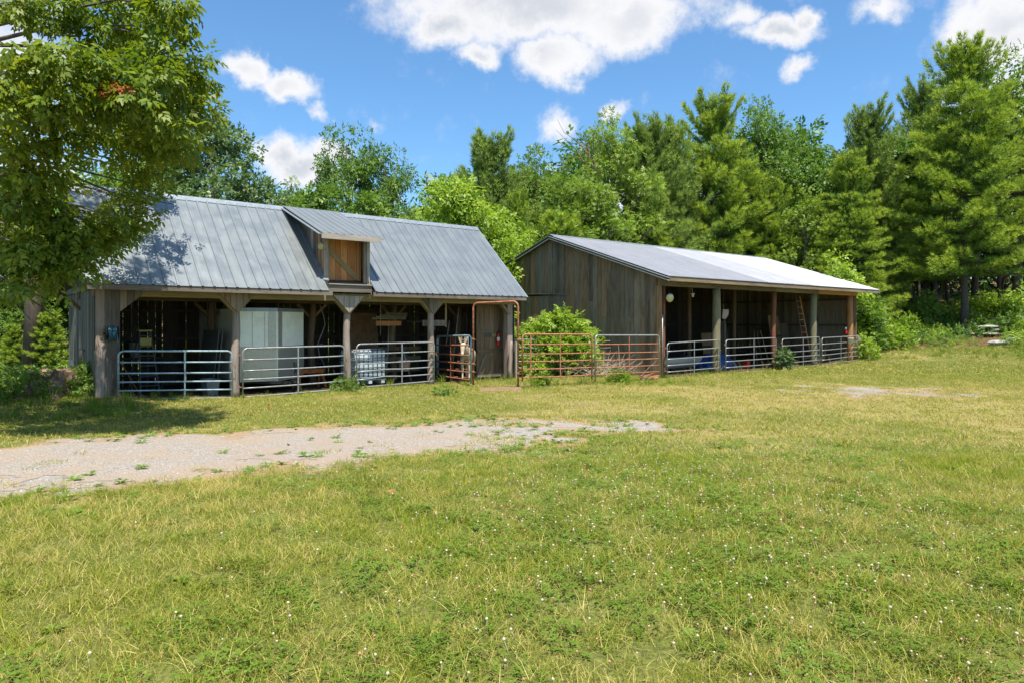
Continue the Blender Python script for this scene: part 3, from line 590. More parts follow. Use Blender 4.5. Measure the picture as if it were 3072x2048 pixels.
gate('farm_gate','galvanised gate in front of the white cargo trailer','gate',BP(O1,3.26,-.24,.0),BP(O1,6.26,-.24,.05),1.31,gal,GG,hR=1.28,braces=(.52,),rf=.024,rr=.021,sag=.01)
gate('farm_gate','galvanised gate with dented rails in front of the caged water tote','gate',BP(O1,6.62,-.24,.06),BP(O1,9.42,-.24,.12),1.30,gal,GG,hR=1.26,braces=(.56,),rf=.024,rr=.021,bend={2:.03,3:.045})
gate('farm_gate','galvanised gate at the left end of the plank shed, in front of the boat','gate',BP(O2,.1,-.25,-.02),BP(O2,3.40,-.25,.0),1.28,gal,GG,hR=1.34,braces=(.49,))
gate('farm_gate','galvanised gate left of the red shed post, blue pool behind it','gate',BP(O2,3.78,-.25,-.02),BP(O2,7.55,-.25,.0),1.34,gal,GG,hR=1.36,braces=(.53,))
gate('farm_gate','galvanised gate right of the red shed post, in front of leaning tools','gate',BP(O2,8.0,-.25,.0),BP(O2,11.35,-.25,.05),1.30,gal,GG,braces=(.53,))
gate('farm_gate','galvanised gate at the right end of the plank shed, below the wooden ladder','gate',BP(O2,11.5,-.25,.03),BP(O2,15.2,-.25,.16),1.27,gal,GG,hR=1.2,braces=(.5,))
p=lambda x,y,Z:W(x,y,Z)
ZG=(24.2,22.1); a=p(1003,861,ZG[0]); c=p(1083,872,ZG[1]); gate('small_gate','narrow gate with pale blue frame and rusty rails in front of the donkey','gate',a,c,2-30/1578*ZG[0]-a.z,('gate_blue','rust_red','rust_red'),None,hR=2-29/1578*ZG[1]-c.z,braces=(.44,),rf=.03,rr=.022,fr=[1,.78,.55,.36,.17,0],legs=(.05,.1))
a=p(1006,862,24.5); c=p(1076,866,23.2); gate('small_gate','second narrow blue-framed gate half hidden behind the rusty-railed one','gate',a,c,1.37,('gate_blue','rust_red','rust_red'),None,hR=1.42,braces=(.52,),rf=.022,rr=.016,fr=[1,.79,.57,.38,.19,0])
# rust-red walk-through arch
aL=p(1087,872,21.9); aR=p(1190,879,21.2); t=thing('gate_arch','tall rust-red pipe arch over the walkway beside the donkey','gate arch',aL,math.atan2((aR-aL).y,(aR-aL).x)); L=math.hypot(aR.x-aL.x,aR.y-aL.y)
b=MB(); h=2.44; pts=[(0,0,-.15)]
for k in range(6): q=PI/2*k/5; pts.append((.17*(1-math.cos(q)),0,h-.17*(1-math.sin(q))))
for k in range(6): q=PI/2*(1-k/5); pts.append((L-.17*(1-math.cos(q)),0,h+.03-.17*(1-math.sin(q))))
pts.append((L,0,-.15)); b.tube(pts,.031,9); b.build('frame',M['rust_red'],t)
for x,z in ((0,1.28),(0,.25),(L,1.28),(L,.25),(0,.5)): b=MB(); b.tube([(x,0,z-.05),(x,0,z+.05)],.04,8); b.box((x+.05*(1 if x==0 else 1),0,z),(.08,.03,.03)); b.build('hinge_sleeve',M['rust'],t)
RG='rust-red livestock panels beside the arch'
a=p(1198,866,21.25); c=p(1361,860,22.3); gate('livestock_panel','all rust-red panel right of the arch, in front of the lime-green bush','gate',a,c,2-26/1578*21.25-a.z,('rust_red','rust_red','rust_red'),RG,hR=2-26/1578*22.3-c.z,braces=(.12,.53),fr=[1,.77,.55,.37,.19,0.],legs=(.12,.15),rf=.026,sag=.015)
a=p(1366,862,22.4); c=p(1515,854,24.6); gate('livestock_panel','panel with galvanised frame and rusty rails in front of the shed gable','gate',a,c,2-28/1578*22.4-a.z,('galvanised','rust_red','rust_red'),RG,hR=2-28/1578*24.6-c.z,braces=(.5,),fr=[1,.77,.55,.37,.19,.02],legs=(.2,.1),rf=.026)
a=p(1181,858,25.2); c=p(1358,852,27.4); gate('farm_gate','galvanised gate standing behind the rust-red panel, bush growing through it','gate',a,c,1.27,gal,None,hR=1.15,braces=(.5,),sag=.02)
a=p(1368,851,26.6); c=p(1416,846,27.6); gate('farm_gate','short galvanised gate end leaning by the brush pile behind the panels','gate',a,c,1.12,gal,None,braces=())
# ================================================================== THINGS IN AND ON BARN 1
def at1(name,label,cat,u,v,z=0.,rz=0.,group=None): return thing(name,label,cat,BP(O1,u,v,z),RZ+rz,group)
def at2(name,label,cat,u,v,z=0.,rz=0.,group=None): return thing(name,label,cat,BP(O2,u,v,z),RZ+rz,group)
# hose reel on the corner post
t=at1('hose_reel','dark hose reel with coiled blue hose on the barn corner post','hose reel',.17,-.27,1.75)
b=MB(); b.lathe((0,0,0),[(.02,-.13),(.17,-.13),(.17,-.12),(.05,-.11),(.05,.11),(.17,.12),(.17,.13),(.02,.13)],14,basis((1,0,0))); b.build('reel',M['black_rubber'],t)
b=MB(); b.box((0,.08,0),(.34,.03,.06)); b.tube([(.17,0,0),(.30,-.02,0),(.30,-.08,0)],.012,6); b.build('bracket',M['black_steel'],t)
b=MB(); pts=[]
for k in range(120):
    a_=2*PI*k/14; pts.append((-.09+.18*k/120,math.cos(a_)*(.14+.02*math.sin(k)),math.sin(a_)*(.155+.02*math.sin(k*.37))-.01))
b.tube(pts,.013,6); b.tube([(.09,-.14,-.02),(.1,-.16,-.2),(.12,-.12,-.42)],.013,6); b.build('hose',M['hose_blue'],t)
# round lamps
def lamp(t,r=.13):
    b=MB(); Mx=basis((-.35,-.93,-.15)); b.lathe((0,0,0),[(.03,-.10),(r*.6,-.09),(r,-.02),(r*1.03,.0)],16,Mx); b.build('reflector',M['galvanised'],t)
    b=MB(); b.lathe((0,0,0),[(r*.98,0),(r*.9,.025),(r*.6,.05),(.01,.06)],16,Mx); b.build('glass',M['lamp_glass'],t)
    b=MB(); b.tube([(0,.08,.0),(.0,.06,.12),(0,.0,.2),(.0,.02,.3)],.012,6); b.build('bracket',M['black_steel'],t)
lamp(thing('round_lamp','small round yard lamp on the left cheek of the hay dormer','lamp',BP(O1,5.62,-.05,4.27),RZ),.12)
lamp(thing('round_lamp','round glass lamp hanging at the corner of the plank shed','lamp',BP(O2,.22,-.3,2.92),RZ),.16)
# white cargo trailer nosing out of the second bay (nose towards the camera)
def lp(px,py,O,ax,val):            # reference pixel -> barn frame on a plane u=val or v=val
    r=Vector(((px-CXP)/FP,1,(HP-py)/FP)); n=E1 if ax=='u' else E2; o=Vector((0,0,ZC)); k=((O+n*val)-o).dot(n)/r.dot(n); q=o+r*k-O; return q.dot(E1),q.dot(E2),q.z
t=at1('cargo_trailer','white V-nosed cargo trailer with aluminium stone guard parked in the second bay','trailer',0,0)
cA=lp(637,742,O1,'v',.40)[:2]; cL=lp(551,742,O1,'v',.62)[:2]; cR=lp(697,742,O1,'v',1.25)[:2]
z0,z1_=.34,2.42; out=[cL,cA,cR,(cR[0]+.0,4.9),(cL[0],4.9)]
b=MB(); n=5; b.add([(x,y,z) for z in (z0,z1_) for x,y in out],[tuple(range(n))[::-1],tuple(range(n,2*n))]+[(i,(i+1)%n,(i+1)%n+n,i+n) for i in range(n)]); b.build('body',M['trailer_white'],t)
def onface(a,c_,f,off): a=Vector((*a,0));c_=Vector((*c_,0)); d_=(c_-a).normalized(); nn=Vector((d_.y,-d_.x,0)); return a.lerp(c_,f)+nn*off
def panel(a,c_,f0,f1,za,zb,off,m,name,th=.012):
    p0=onface(a,c_,f0,off);p1=onface(a,c_,f1,off); b=MB(); b.beam(p0.lerp(p1,.5)+Vector((0,0,za)),p0.lerp(p1,.5)+Vector((0,0,zb)),(p1-p0).length,th,(p1-p0).cross(Vector((0,0,1)))); return b.build(name,M[m],t)
panel(cL,cA,.0,.98,z0+.02,1.33,.012,'aluminium','stone_guard'); panel(cA,cR,.02,1.,z0+.02,1.33,.012,'aluminium','stone_guard')
panel(cL,cA,.76,.97,1.33,z1_,.010,'aluminium','corner_strip'); panel(cA,cR,.03,.16,1.33,z1_,.010,'aluminium','corner_strip')
panel(cL,cA,0,1,z1_-.09,z1_+.01,.016,'trim_metal','top_rail'); panel(cA,cR,0,1,z1_-.09,z1_+.01,.016,'trim_metal','top_rail')
for f in (.33,.66): panel(cL,cA,f-.004,f+.004,1.34,z1_-.1,.006,'trim_metal','panel_seam')
b=MB(); m_=Vector((cA[0],cA[1],0)); b.beam(m_+Vector((-.5,.3,.3)),m_+Vector((.30,-.45,.3)),.08,.08); b.beam(m_+Vector((.9,.9,.3)),m_+Vector((.30,-.45,.3)),.08,.08); b.box(m_+Vector((.29,-.5,.34)),(.1,.25,.08)); b.build('drawbar',M['black_steel'],t)
b=MB(); b.tube([m_+Vector((.40,-.36,.05)),m_+Vector((.40,-.36,.85))],.035,8); b.box(m_+Vector((.40,-.36,.8)),(.09,.09,.16)); b.tube([m_+Vector((.40,-.36,.04)),m_+Vector((.40,-.36,.06))],.1,8); b.build('jack',M['black_steel'],t)
for s in (0,1):
    x=cL[0]-.04 if s==0 else cR[0]+.04; b=MB(); b.lathe((x,3.2,.34),[(.05,-.1),(.33,-.1),(.35,0),(.33,.1),(.05,.1)],16,basis((1,0,0))); b.build('wheel',M['black_rubber'],t)
b=MB(); b.box((cL[0]+.9,2.6,.28),(1.6,3.0,.1)); b.build('chassis',M['black_steel'],t)
# caged water tote
t=at1('water_tote','caged translucent white water tote behind the dented gate','water tote',7.28,.62,.12,.04)
b=MB()
for k,(s_,z) in enumerate(((.93,.17),(1.0,.2),(1.0,1.02),(.93,1.06))): pass
bm=bmesh.new(); bmesh.ops.create_cube(bm,size=1); bmesh.ops.scale(bm,vec=(1.1,.95,.9),verts=bm.verts); bmesh.ops.translate(bm,vec=(0,0,.61),verts=bm.verts); bmesh.ops.bevel(bm,geom=bm.edges[:],offset=.07,segments=3,affect='EDGES',profile=.5)
me=bpy.data.meshes.new('tank'); bm.to_mesh(me); bm.free(); me.materials.append(M['tote_plastic']); [setattr(q,'use_smooth',True) for q in me.polygons]; link('tank',me,t)
for k in range(8):
    x=-.56+k*1.12/7; 
    for y in (-.49,.49): b=MB(); b.tube([(x,y,.14),(x,y,1.08)],.016,5); b.build('cage_bar',M['cage_steel'],t)
for z in (.2,.42,.5,.72,.8,1.04):
    b=MB(); b.tube([(-.57,-.5,z),(.57,-.5,z),(.57,.5,z),(-.57,.5,z),(-.57,-.5,z)],.016,5); b.build('cage_hoop',M['cage_steel'],t)
b=MB(); [b.box((x,0,.05),(.12,.95,.1)) for x in (-.45,0,.45)]; [b.box((0,y,.115),(1.1,.1,.02)) for y in (-.42,-.14,.14,.42)]; b.build('pallet',M['tote_plastic'],t)
b=MB(); b.lathe((0,0,1.06),[(.12,0),(.12,.05),(.02,.06)],12); b.build('lid',M['black_rubber'],t)
# step ladder
t=at1('step_ladder','tall step ladder with yellow top in the left bay','ladder',1.5,2.3,-.05,.15)
for s in(-1,1):
    b=MB(); b.beam((s*.26,0,0),(s*.15,.42,1.82),.03,.07,(0,1,0)); b.build('rail',M['dull_alloy'],t)
    b=MB(); b.beam((s*.26,1.0,0),(s*.15,.5,1.78),.03,.05,(0,1,0)); b.build('back_leg',M['dull_alloy'],t)
for k in range(6): z=.28+k*.28; b=MB(); b.box((0,z/1.82*.42,z),(2*(.26-.11*z/1.82),.09,.025)); b.build('step',M['dull_alloy'],t)
b=MB(); b.box((0,.46,1.83),(.36,.24,.05)); b.build('top_cap',M['yellow_paint'],t); b=MB(); b.box((0,.33,1.5),(.30,.02,.25)); b.build('label_plate',M['yellow_paint'],t)
# workbench, shelf, bucket on it, board rack, shovel
t=at1('workbench','dark wooden workbench against the wall of the left bay','workbench',1.2,4.3,0)
b=MB(); b.box((0,0,.93),(2.1,.75,.06)); b.build('worktop',M['wood_dark'],t)
for x in (-.95,.95):
    for y in (-.3,.3): b=MB(); b.box((x,y,.45),(.09,.09,.9)); b.build('leg',M['wood_dark'],t)
b=MB(); b.box((0,0,.35),(2.0,.6,.04)); b.build('shelf',M['wood_dark'],t)
def bucket(t,r=.15,h=.3,m='white_plastic',handle=True):
    b=MB(); b.lathe((0,0,0),[(r*.82,0),(r,h),(r*1.05,h),(r*1.05,h-.02),(r*.97,h-.02),(r*.8,.02)],14); b.build('body',M[m],t)
    if handle: b=MB(); b.tube([(r*math.cos(PI*k/8),-.03,h+.02+ .16*math.sin(PI*k/8)*1.) for k in range(9)],.006,5); b.build('handle',M['galvanised'],t)
t=at1('bucket','pale plastic drum standing on the workbench in the left bay','bucket',1.45,4.2,.97); bucket(t,.17,.42,handle=False)
t=at1('bucket','pale pail on a shelf deep inside the left bay','bucket',.75,4.1,.97); bucket(t,.13,.3)
t=at1('socket','small white double power socket on the back wall of the left bay','socket',1.05,5.0,1.55); b=MB(); b.box((0,0,0),(.09,.02,.15)); b.build('plate',M['white_plastic'],t); b=MB(); b.box((0,-.013,.035),(.035,.01,.04)); b.box((0,-.013,-.035),(.035,.01,.04)); b.build('outlet',M['black_rubber'],t)
t=at1('shelf','narrow wall shelf on the back wall above the workbench','shelf',1.1,4.95,1.95); b=MB(); b.box((0,-.12,0),(2.0,.28,.03)); b.build('board',M['wood_dark'],t); b=MB(); b.box((-.8,-.1,-.1),(.03,.2,.18)); b.box((.8,-.1,-.1),(.03,.2,.18)); b.build('bracket',M['wood_dark'],t)
t=at1('shovel','rusty shovel leaning inside the left gate beside the corner post','shovel',.62,.25,0)
b=MB(); b.tube([(.28,0,.12),(-.18,.1,1.05)],.018,6); b.build('handle',M['rust'],t); b=MB(); b.add([(.26,-.02,.20),(.40,-.02,.14),(.46,-.03,-.05),(.34,-.04,-.12),(.24,-.03,.0),(.33,.03,.08)],[(0,1,5),(1,2,5),(2,3,5),(3,4,5),(4,0,5)]); b.build('blade',M['galvanised'],t)
t=at1('storage_tub','grey plastic tub at the foot of the inner log post','tub',2.75,.9,-.05,.2); b=MB(); b.lathe((0,0,0),[(.2,0),(.27,.5),(.29,.5),(.27,.47),(.18,.03)],4,Matrix.Rotation(PI/4,3,'Z'),smooth=False); b.build('body',M['trim_metal'],t)
t=at1('metal_sheet','upright sheet of grey metal beside the trailer','metal sheet',2.95,1.9,0); b=MB(); b.box((0,0,.9),(.02,1.6,1.8),Matrix.Rotation(R(6),3,'Y')); b.build('sheet',M['dull_alloy'],t); b=MB(); b.box((.1,-.8,.9),(.03,.03,1.85),Matrix.Rotation(R(6),3,'Y')); b.build('edge',M['dull_alloy'],t)
t=at1('garden_hose','pale bent hose hanging from the inner log post right of the trailer','hose',6.4,2.4,0)
b=MB(); b.tube([(.2,0,2.6),(.32,-.05,2.2),(.36,-.05,1.95),(.25,0,1.6),(.12,0,1.3),(.18,0,.95),(.32,0,.7),(.4,0,.4)],.02,6); b.build('hose',M['wood_pale'],t); b=MB(); b.tube([(.12,0,1.3),(.32,-.03,1.31)],.014,6); b.build('nozzle',M['galvanised'],t)
t=at1('sawhorse','orange-brown sawhorse low in the bay right of the trailer','sawhorse',5.75,1.2,0,.1)
b=MB(); b.box((0,0,.52),(.95,.12,.12)); b.build('beam',M['orange_paint'],t)
for x in (-.38,.38):
    for y in (-1,1): b=MB(); b.beam((x,y*.05,.5),(x*1.15,y*.25,0),.07,.05); b.build('leg',M['orange_paint'],t)
t=at1('plywood_sheet','brown plywood sheet standing in the bay behind the water tote','plywood',8.75,3.6,0); b=MB(); b.box((0,0,1.2),(1.25,.02,2.35),Matrix.Rotation(R(-5),3,'X')); b.build('sheet',M['plywood'],t); b=MB(); b.beam((-.65,-.05,2.45),(.9,-.05,2.45),.07,.04,(0,1,0)); b.build('cleat',M['wood_dark'],t)
t=at1('hanging_shelf','pale board shelf hung from the beam beside the right log post','shelf',9.55,.55,0)
b=MB(); b.box((.62,-.3,2.35),(.06,.03,.98)); b.build('hanger',M['wood_yellow'],t); b=MB(); b.box((.18,-.3,2.0),(.95,.03,.20)); b.build('front_board',M['wood_weathered'],t); b=MB(); b.box((.1,.2,2.05),(.9,.9,.03)); b.build('board',M['wood_dark'],t)
b=MB(); b.tube([(.1,-.3,1.92),(.1,-.3,1.82),(.13,-.3,1.77),(.18,-.3,1.78),(.18,-.3,1.83),(.15,-.3,1.85)],.009,6); b.build('hook',M['galvanised'],t)
t=at1('lumber_stack','pale boards stored across the brackets above the water tote','lumber',8.9,1.6,2.13)
for k in range(4): b=MB(); b.box((-.2+.15*k,k*.09,.02+.06*k),(1.3-.15*k,.14,.05)); b.build('plank',M['wood_yellow'],t)
b=MB(); b.box((-.25,-.12,-.14),(.95,.08,.16)); b.build('plank',M['wood_brown'],t)
t=at1('pulley_rope','thin pale rope hanging in front of the plywood','rope',8.2,1.2,0); b=MB(); b.tube([(0,0,2.75),(.01,0,2.2),(.0,0,1.6)],.012,5); b.build('rope',M['wood_pale'],t)
t=at1('feed_bucket','pale pink feed bucket with handle hanging on a rail left of the right log post','bucket',8.85,.75,.42,.3); bucket(t,.21,.36,'pink_plastic')
t=at1('pvc_pipe','grey-white pipe leaning inside the third gate','pipe',9.15,1.0,0); b=MB(); b.tube([(.12,0,0),(-.12,.3,1.35)],.035,8); b.build('pipe',M['galvanised'],t)
t=at1('stick','stripped pale pole leaning against the inner log post behind the tote','pole',8.95,2.0,0); b=MB(); b.tube([(-.1,0,0),(.02,.1,1.1),(.12,.2,2.3)],.025,6); b.build('pole',M['wood_pale'],t)
t=at1('board_fence','low dark board fence deep in the bay behind the feed bucket','fence',8.9,2.3,0)
for z in (.35,.75,1.1): b=MB(); b.box((.2,0,z),(2.6,.03,.13)); b.build('board',M['log_dark'],t)
for u_,nm in ((11.05,'long pale pole leaning behind the arch'),(10.6,'short dark pole leaning beside the inner log post')):
    t=at1('stick',nm,'pole',u_,.9,0); b=MB(); b.tube([(-.15,0,.6),(.12,.2,1.7),(.3,.3,2.6)] if u_>11 else [(0,0,1.2),(.08,0,1.7),(.14,0,2.1)],.02,6); b.build('pole',M['wood_pale'] if u_>11 else M['wood_weathered'],t)
UE=lp(1144,783,O1,'v',.36)[0]; UH=lp(1126,768,O1,'v',.40)[0]; print('UE',UE,UH)
# rail of coloured snap hooks, extinguisher, warped board
t=at1('hook_rail','thin rail of blue and yellow lead-rope clips on the plank door wall','hook rail',UH,.40,1.62)
b=MB(); b.tube([(-.42,0,.05),(.42,0,.05)],.008,5); b.build('rail',M['galvanised'],t)
for k in range(7): b=MB(); b.tube([(-.2+k*.07,-.01,.04),(-.2+k*.07,-.02,-.06),(-.18+k*.07,-.02,-.12),(-.165+k*.07,-.02,-.05)],.009,5); b.build('clip',M['hose_blue' if k<4 else 'yellow_paint'],t)
t=at1('fire_extinguisher','red fire extinguisher with white label on the inner post of the door bay','fire extinguisher',UE,.36,1.20)
b=MB(); b.lathe((0,0,0),[(.02,0),(.062,.01),(.068,.04),(.068,.36),(.05,.41),(.022,.44)],14); b.build('cylinder',M['red_paint'],t)
b=MB(); b.lathe((0,0,0),[(.0695,.16),(.0695,.29)],14); b.build('label_band',M['white_plastic'],t)
b=MB(); b.box((0,0,.47),(.04,.04,.06)); b.beam((0,0,.50),(.11,-.02,.54),.02,.012); b.beam((0,0,.48),(.10,-.02,.47),.02,.012); b.tube([(0,.0,.47),(-.07,-.02,.44),(-.085,-.02,.3),(-.08,-.02,.16)],.012,6); b.build('valve_head',M['black_rubber'],t)
t=at1('warped_board','warped bleached board with knot hole nailed beside the corner post','board',12.60,-.22,0)
b=MB(); b.tube([(0,0,-.1),(.0,0,.35),(.03,.0,.75),(.02,0,1.05),(.07,0,1.35)],[.10,.10,.105,.10,.05],4); o=b.build('board',M['wood_post'],t); o.scale=(1,.35,1)
t=at1('rail_pole','pale vertical batten propped at the small gate','pole',12.95,-.15,0); b=MB(); b.box((0,0,.65),(.12,.05,1.35)); b.build('batten',M['wood_pale'],t)
t=at1('electric_box','grey meter box on the mossy end wall','meter box',-.24,3.9,.55); b=MB(); b.box((0,0,0),(.12,.35,.75)); b.build('box',M['trim_metal'],t); b=MB(); b.box((-.01,.0,.22),(.12,.30,.02)); b.tube([(0,0,-.35),(0,0,-.75)],.02,6); b.build('conduit',M['galvanised'],t)
t=at1('hanging_tack','dark harness straps hanging from a bracket on the mossy end wall','tack',-.2,1.75,1.15)
b=MB(); b.tube([(0,-.35,.16),(-.02,.0,.14),(0,.75,.16)],.012,5); b.build('bracket',M['black_steel'],t)
for k in range(5): b=MB(); y=-.1+k*.13; b.tube([(-.03,y,.14),(-.05,y+.02,-.1-.1*(k%3)),(-.03,y+.05,-.45-.12*(k%2)),(-.02,y+.1,-.1)],.016,5); b.build('strap',M['black_rubber'],t)
# stone doorstep
sx,sy=W(1135,880,20.6).x,20.6; t=thing('door_slab','flat tan slab of bare earth and stone at the walkway','slab',G(W(1138,0,20.9).x,20.7,.02),.1); b=MB(); 
b.add([(-.55,-.5,-.05),(.8,-.42,-.05),(.9,.3,-.05),(-.5,.35,-.05),(-.5,-.42,.02),(.72,-.36,.03),(.8,.25,.05),(-.42,.3,.04)],[(0,1,5,4),(1,2,6,5),(2,3,7,6),(3,0,4,7),(4,5,6,7)]); b.build('slab',M['dirt_slab'],t)
# ================================================================== THINGS IN BARN 2
# small boat on the floor, bow to the left
t=at2('boat','small white motor boat with low windscreen behind the left shed gate','boat',2.1,1.5,.12,.12)
b=MB(); st_=[(-1.9,.05,.62,.02),(-1.5,.42,.58,.12),(-.8,.66,.54,.3),(.2,.74,.52,.38),(1.5,.72,.52,.38),(1.9,.70,.52,.36)]; vs=[];fs=[]; n=9
for x,hb,sh_,bb in st_:
    for k in range(n):
        a_=-PI/2+PI*k/(n-1); y=hb*math.sin(a_); f=abs(math.sin(a_)); vs.append((x,y*1., (0.0+ .62-sh_ if 0 else 0)+ (0.03+.45*(f**3) if f>bb else .03*f)+ (.25*(1-min(1,(x+1.9)/.9)) if x<-1.0 else 0)))
for i in range(len(st_)-1):
    for k in range(n-1): fs.append((i*n+k,(i+1)*n+k,(i+1)*n+k+1,i*n+k+1))
fs.append(tuple(5*n+k for k in range(n))); b.add(vs,fs,True); b.build('hull',M['tote_plastic'],t)
b=MB(); pts=[vs[i*n] for i in range(6)]; b.tube([(x,y,z+.02) for x,y,z in pts],.03,6); pts=[vs[i*n+n-1] for i in range(6)]; b.tube([(x,y,z+.02) for x,y,z in pts],.03,6); b.build('gunwale',M['aluminium'],t)
b=MB(); b.box((-.9,0,.42),(1.0,1.0,.04)); b.build('deck',M['trailer_white'],t)
b=MB(); b.add([(-.75,-.6,.5),(-.75,.6,.5),(-.35,.5,.98),(-.35,-.5,.98)],[(0,1,2,3)]); b.add([(-.74,-.6,.5),(-.74,.6,.5),(-.34,.5,.98),(-.34,-.5,.98)],[(3,2,1,0)]); b.build('windscreen',M['screen_dark'],t)
b=MB(); b.tube([(-.75,-.6,.5),(-.35,-.5,.99),(-.35,.5,.99),(-.75,.6,.5)],.018,6); b.build('screen_frame',M['aluminium'],t)
b=MB(); b.box((.5,0,.4),(.4,1.1,.1)); b.box((.68,0,.6),(.08,1.1,.4)); b.build('seat',M['black_rubber'],t)
t=at2('water_jug','blue water jug on the bow side of the boat','jug',.55,1.0,.78); b=MB(); b.lathe((0,0,0),[(.02,0),(.15,.01),(.16,.12),(.15,.3),(.05,.37),(.04,.42)],12); b.build('body',M['hose_blue'],t); b=MB(); b.lathe((0,0,.42),[(.045,0),(.045,.04),(.01,.045)],10); b.build('cap',M['blue_plastic'],t)
t=at2('jug_stand','rough crate holding up the blue jug beside the boat','crate',.55,1.0,0); b=MB(); [b.box((0,y,z),(.5,.02,.13)) for y in(-.2,.2) for z in (.15,.4,.68)]; [b.box((x,0,z),(.02,.4,.13)) for x in(-.25,.25) for z in (.15,.4,.68)]; b.box((0,0,.76),(.5,.4,.02)); b.build('body',M['wood_dark'],t)
# folded blue pool
t=at2('blue_pool','crumpled dark blue plastic pool behind the second shed gate','pool',6.0,1.9,-.1)
bm=bmesh.new(); bmesh.ops.create_icosphere(bm,subdivisions=4,radius=1)
for v_ in bm.verts:
    n_=vnoise(v_.co.x*3+v_.co.z*2,v_.co.y*3,.9,3); v_.co=Vector((v_.co.x*(1.1+.25*n_),v_.co.y*(.75+.25*n_),max(v_.co.z,-.0)*(.55+.35*n_)))
me=bpy.data.meshes.new('pool'); bm.to_mesh(me); bm.free(); me.materials.append(M['blue_plastic']); link('pool',me,t)
# grain scoop, hanging tools
t=at2('scoop','pale pink plastic scoop hanging blade-up beside the red shed post','scoop',7.35,2.2,0)
b=MB(); pr=[(-.22,2.62),(.22,2.62),(.235,2.40),(.18,2.24),(.06,2.17),(-.06,2.17),(-.18,2.24),(-.235,2.40)]; n=8
b.add([(x,-.05 if abs(x)>.2 else .02,z) for x,z in pr]+[(x,-.03 if abs(x)>.2 else .04,z) for x,z in pr],[tuple(range(8)),tuple(range(8,16))[::-1]]+[(i,8+i,8+(i+1)%8,(i+1)%8) for i in range(8)]); b.build('blade',M['pink_plastic'],t)
b=MB(); b.tube([(0,0,2.2),(.02,0,1.2)],.018,6); b.tube([(-.07,0,1.17),(.1,0,1.17)],.016,6); b.build('handle',M['wood_pale'],t)
t=at2('hand_brush','small yellow-handled brush hanging left of the pink scoop','brush',6.9,2.2,0); b=MB(); b.tube([(0,0,2.4),(0,0,2.0)],.012,5); b.build('handle',M['yellow_paint'],t); b=MB(); b.lathe((0,0,1.86),[(.06,0),(.015,.14)],8); b.build('head',M['wood_pale'],t)
for k,(u_,x2,m_,lb) in enumerate(((8.6,.25,'log_dark','dark rake leaning behind the third shed gate, nearest the red post'),(9.0,.1,'wood_dark','dark thin-handled hoe leaning between rake and yellow fork'),(9.6,-.2,'wood_yellow','yellow-handled fork leaning behind the third shed gate'),(10.2,.3,'wood_weathered','grey-handled spade leaning left of the thick green shed post'),(10.7,-.1,'log_dark','brown pole tool leaning right up against the thick green shed post'))):
    t=at2('garden_tool',lb,'garden tool',u_,1.3,0,group='long-handled tools leaning in the shed'); b=MB(); b.tube([(0,0,.05),(x2,.35,1.65)],.02,6); b.build('handle',M[m_],t)
    b=MB()
    if k in(0,2): b.box((0,0,.06),(.36,.03,.03)); [b.tube([(x,0,.06),(x,-.05,-.04)],.006,4) for x in np.linspace(-.16,.16,6)]
    else: b.box((0,-.01,.1),(.16,.02,.26))
    b.build('head',M['rust'],t)
t=at2('red_canister','red fuel can on the floor beside the red shed post','fuel can',6.9,.8,0); b=MB(); b.box((0,0,.17),(.26,.2,.32)); b.tube([(-.06,0,.33),(-.06,0,.40),(.08,0,.40),(.08,0,.33)],.018,6); b.build('body',M['red_paint'],t); b=MB(); b.tube([(.1,0,.33),(.17,0,.42)],.02,6); b.build('spout',M['yellow_paint'],t)
for k,(u_,w_,h_,m_,lb) in enumerate(((9.4,1.1,1.5,'plywood','brown particle board leaning at the back of the shed, left one'),(10.6,.9,2.1,'wood_dark','dark tall panel leaning at the back of the shed behind the green post'),(13.4,1.0,2.4,'plywood','tall plywood panel behind the wooden ladder'),(14.4,.8,2.0,'log_dark','narrow brown panel in the right corner of the shed'))):
    t=at2('panel',lb,'panel',u_,4.5 if k<2 else 3.2,0); b=MB(); b.box((0,0,h_/2),(w_,.03,h_),Matrix.Rotation(R(-8),3,'X')); b.build('sheet',M[m_],t); b=MB(); b.box((0,-.03,h_*.55),(w_*.95,.03,.09),Matrix.Rotation(R(-8),3,'X')); b.build('batten',M['wood_dark'],t)
# wooden orchard ladder
t=at2('wooden_ladder','long red-brown wooden ladder standing in the right bay of the shed','ladder',12.45,.9,0,.05)
for s in(-1,1): b=MB(); b.beam((s*.34+.05,0,0),(s*.22+.1*(1 if s>0 else 1),.6,3.35),.07,.04,(0,1,0)); b.build('rail',M['wood_brown'] if s>0 else M['post_red'],t)
for k in range(10): z=.3+k*.31; f=z/3.35; b=MB(); b.tube([(-.34+.12*f+.05+.05*f,.6*f,z),(.34-.12*f+.05+.05*f,.6*f,z)],.017,6); b.build('rung',M['wood_pale'],t)
PL='boards leaning in the right bay'
for k,(u_,h_,ln,m_,lb) in enumerate(((12.95,1.65,.02,'wood_pale','short bleached board leaning immediately right of the wooden ladder'),(13.2,2.2,.10,'wood_weathered','long grey board leaning second right of the ladder'),(13.45,2.1,.14,'wood_pale','long pale board in the middle of the leaning boards'),(13.7,2.0,.22,'wood_green_grey','dull greenish board right of the long pale board'),(14.1,1.3,.45,'wood_yellow','yellowish board leaning steeply behind the last gate'),(14.3,1.1,.8,'wood_yellow','low yellow board leaning far over behind the last gate'),(14.0,1.45,.3,'wood_weathered','thin grey board crossing the yellow ones'))):
    t=at2('leaning_board',lb,'board',u_,.8+.05*k,0,group=PL); b=MB(); b.beam((0,0,0),(ln,.3,h_),.11,.03,(0,1,0)); b.build('plank',M[m_],t)
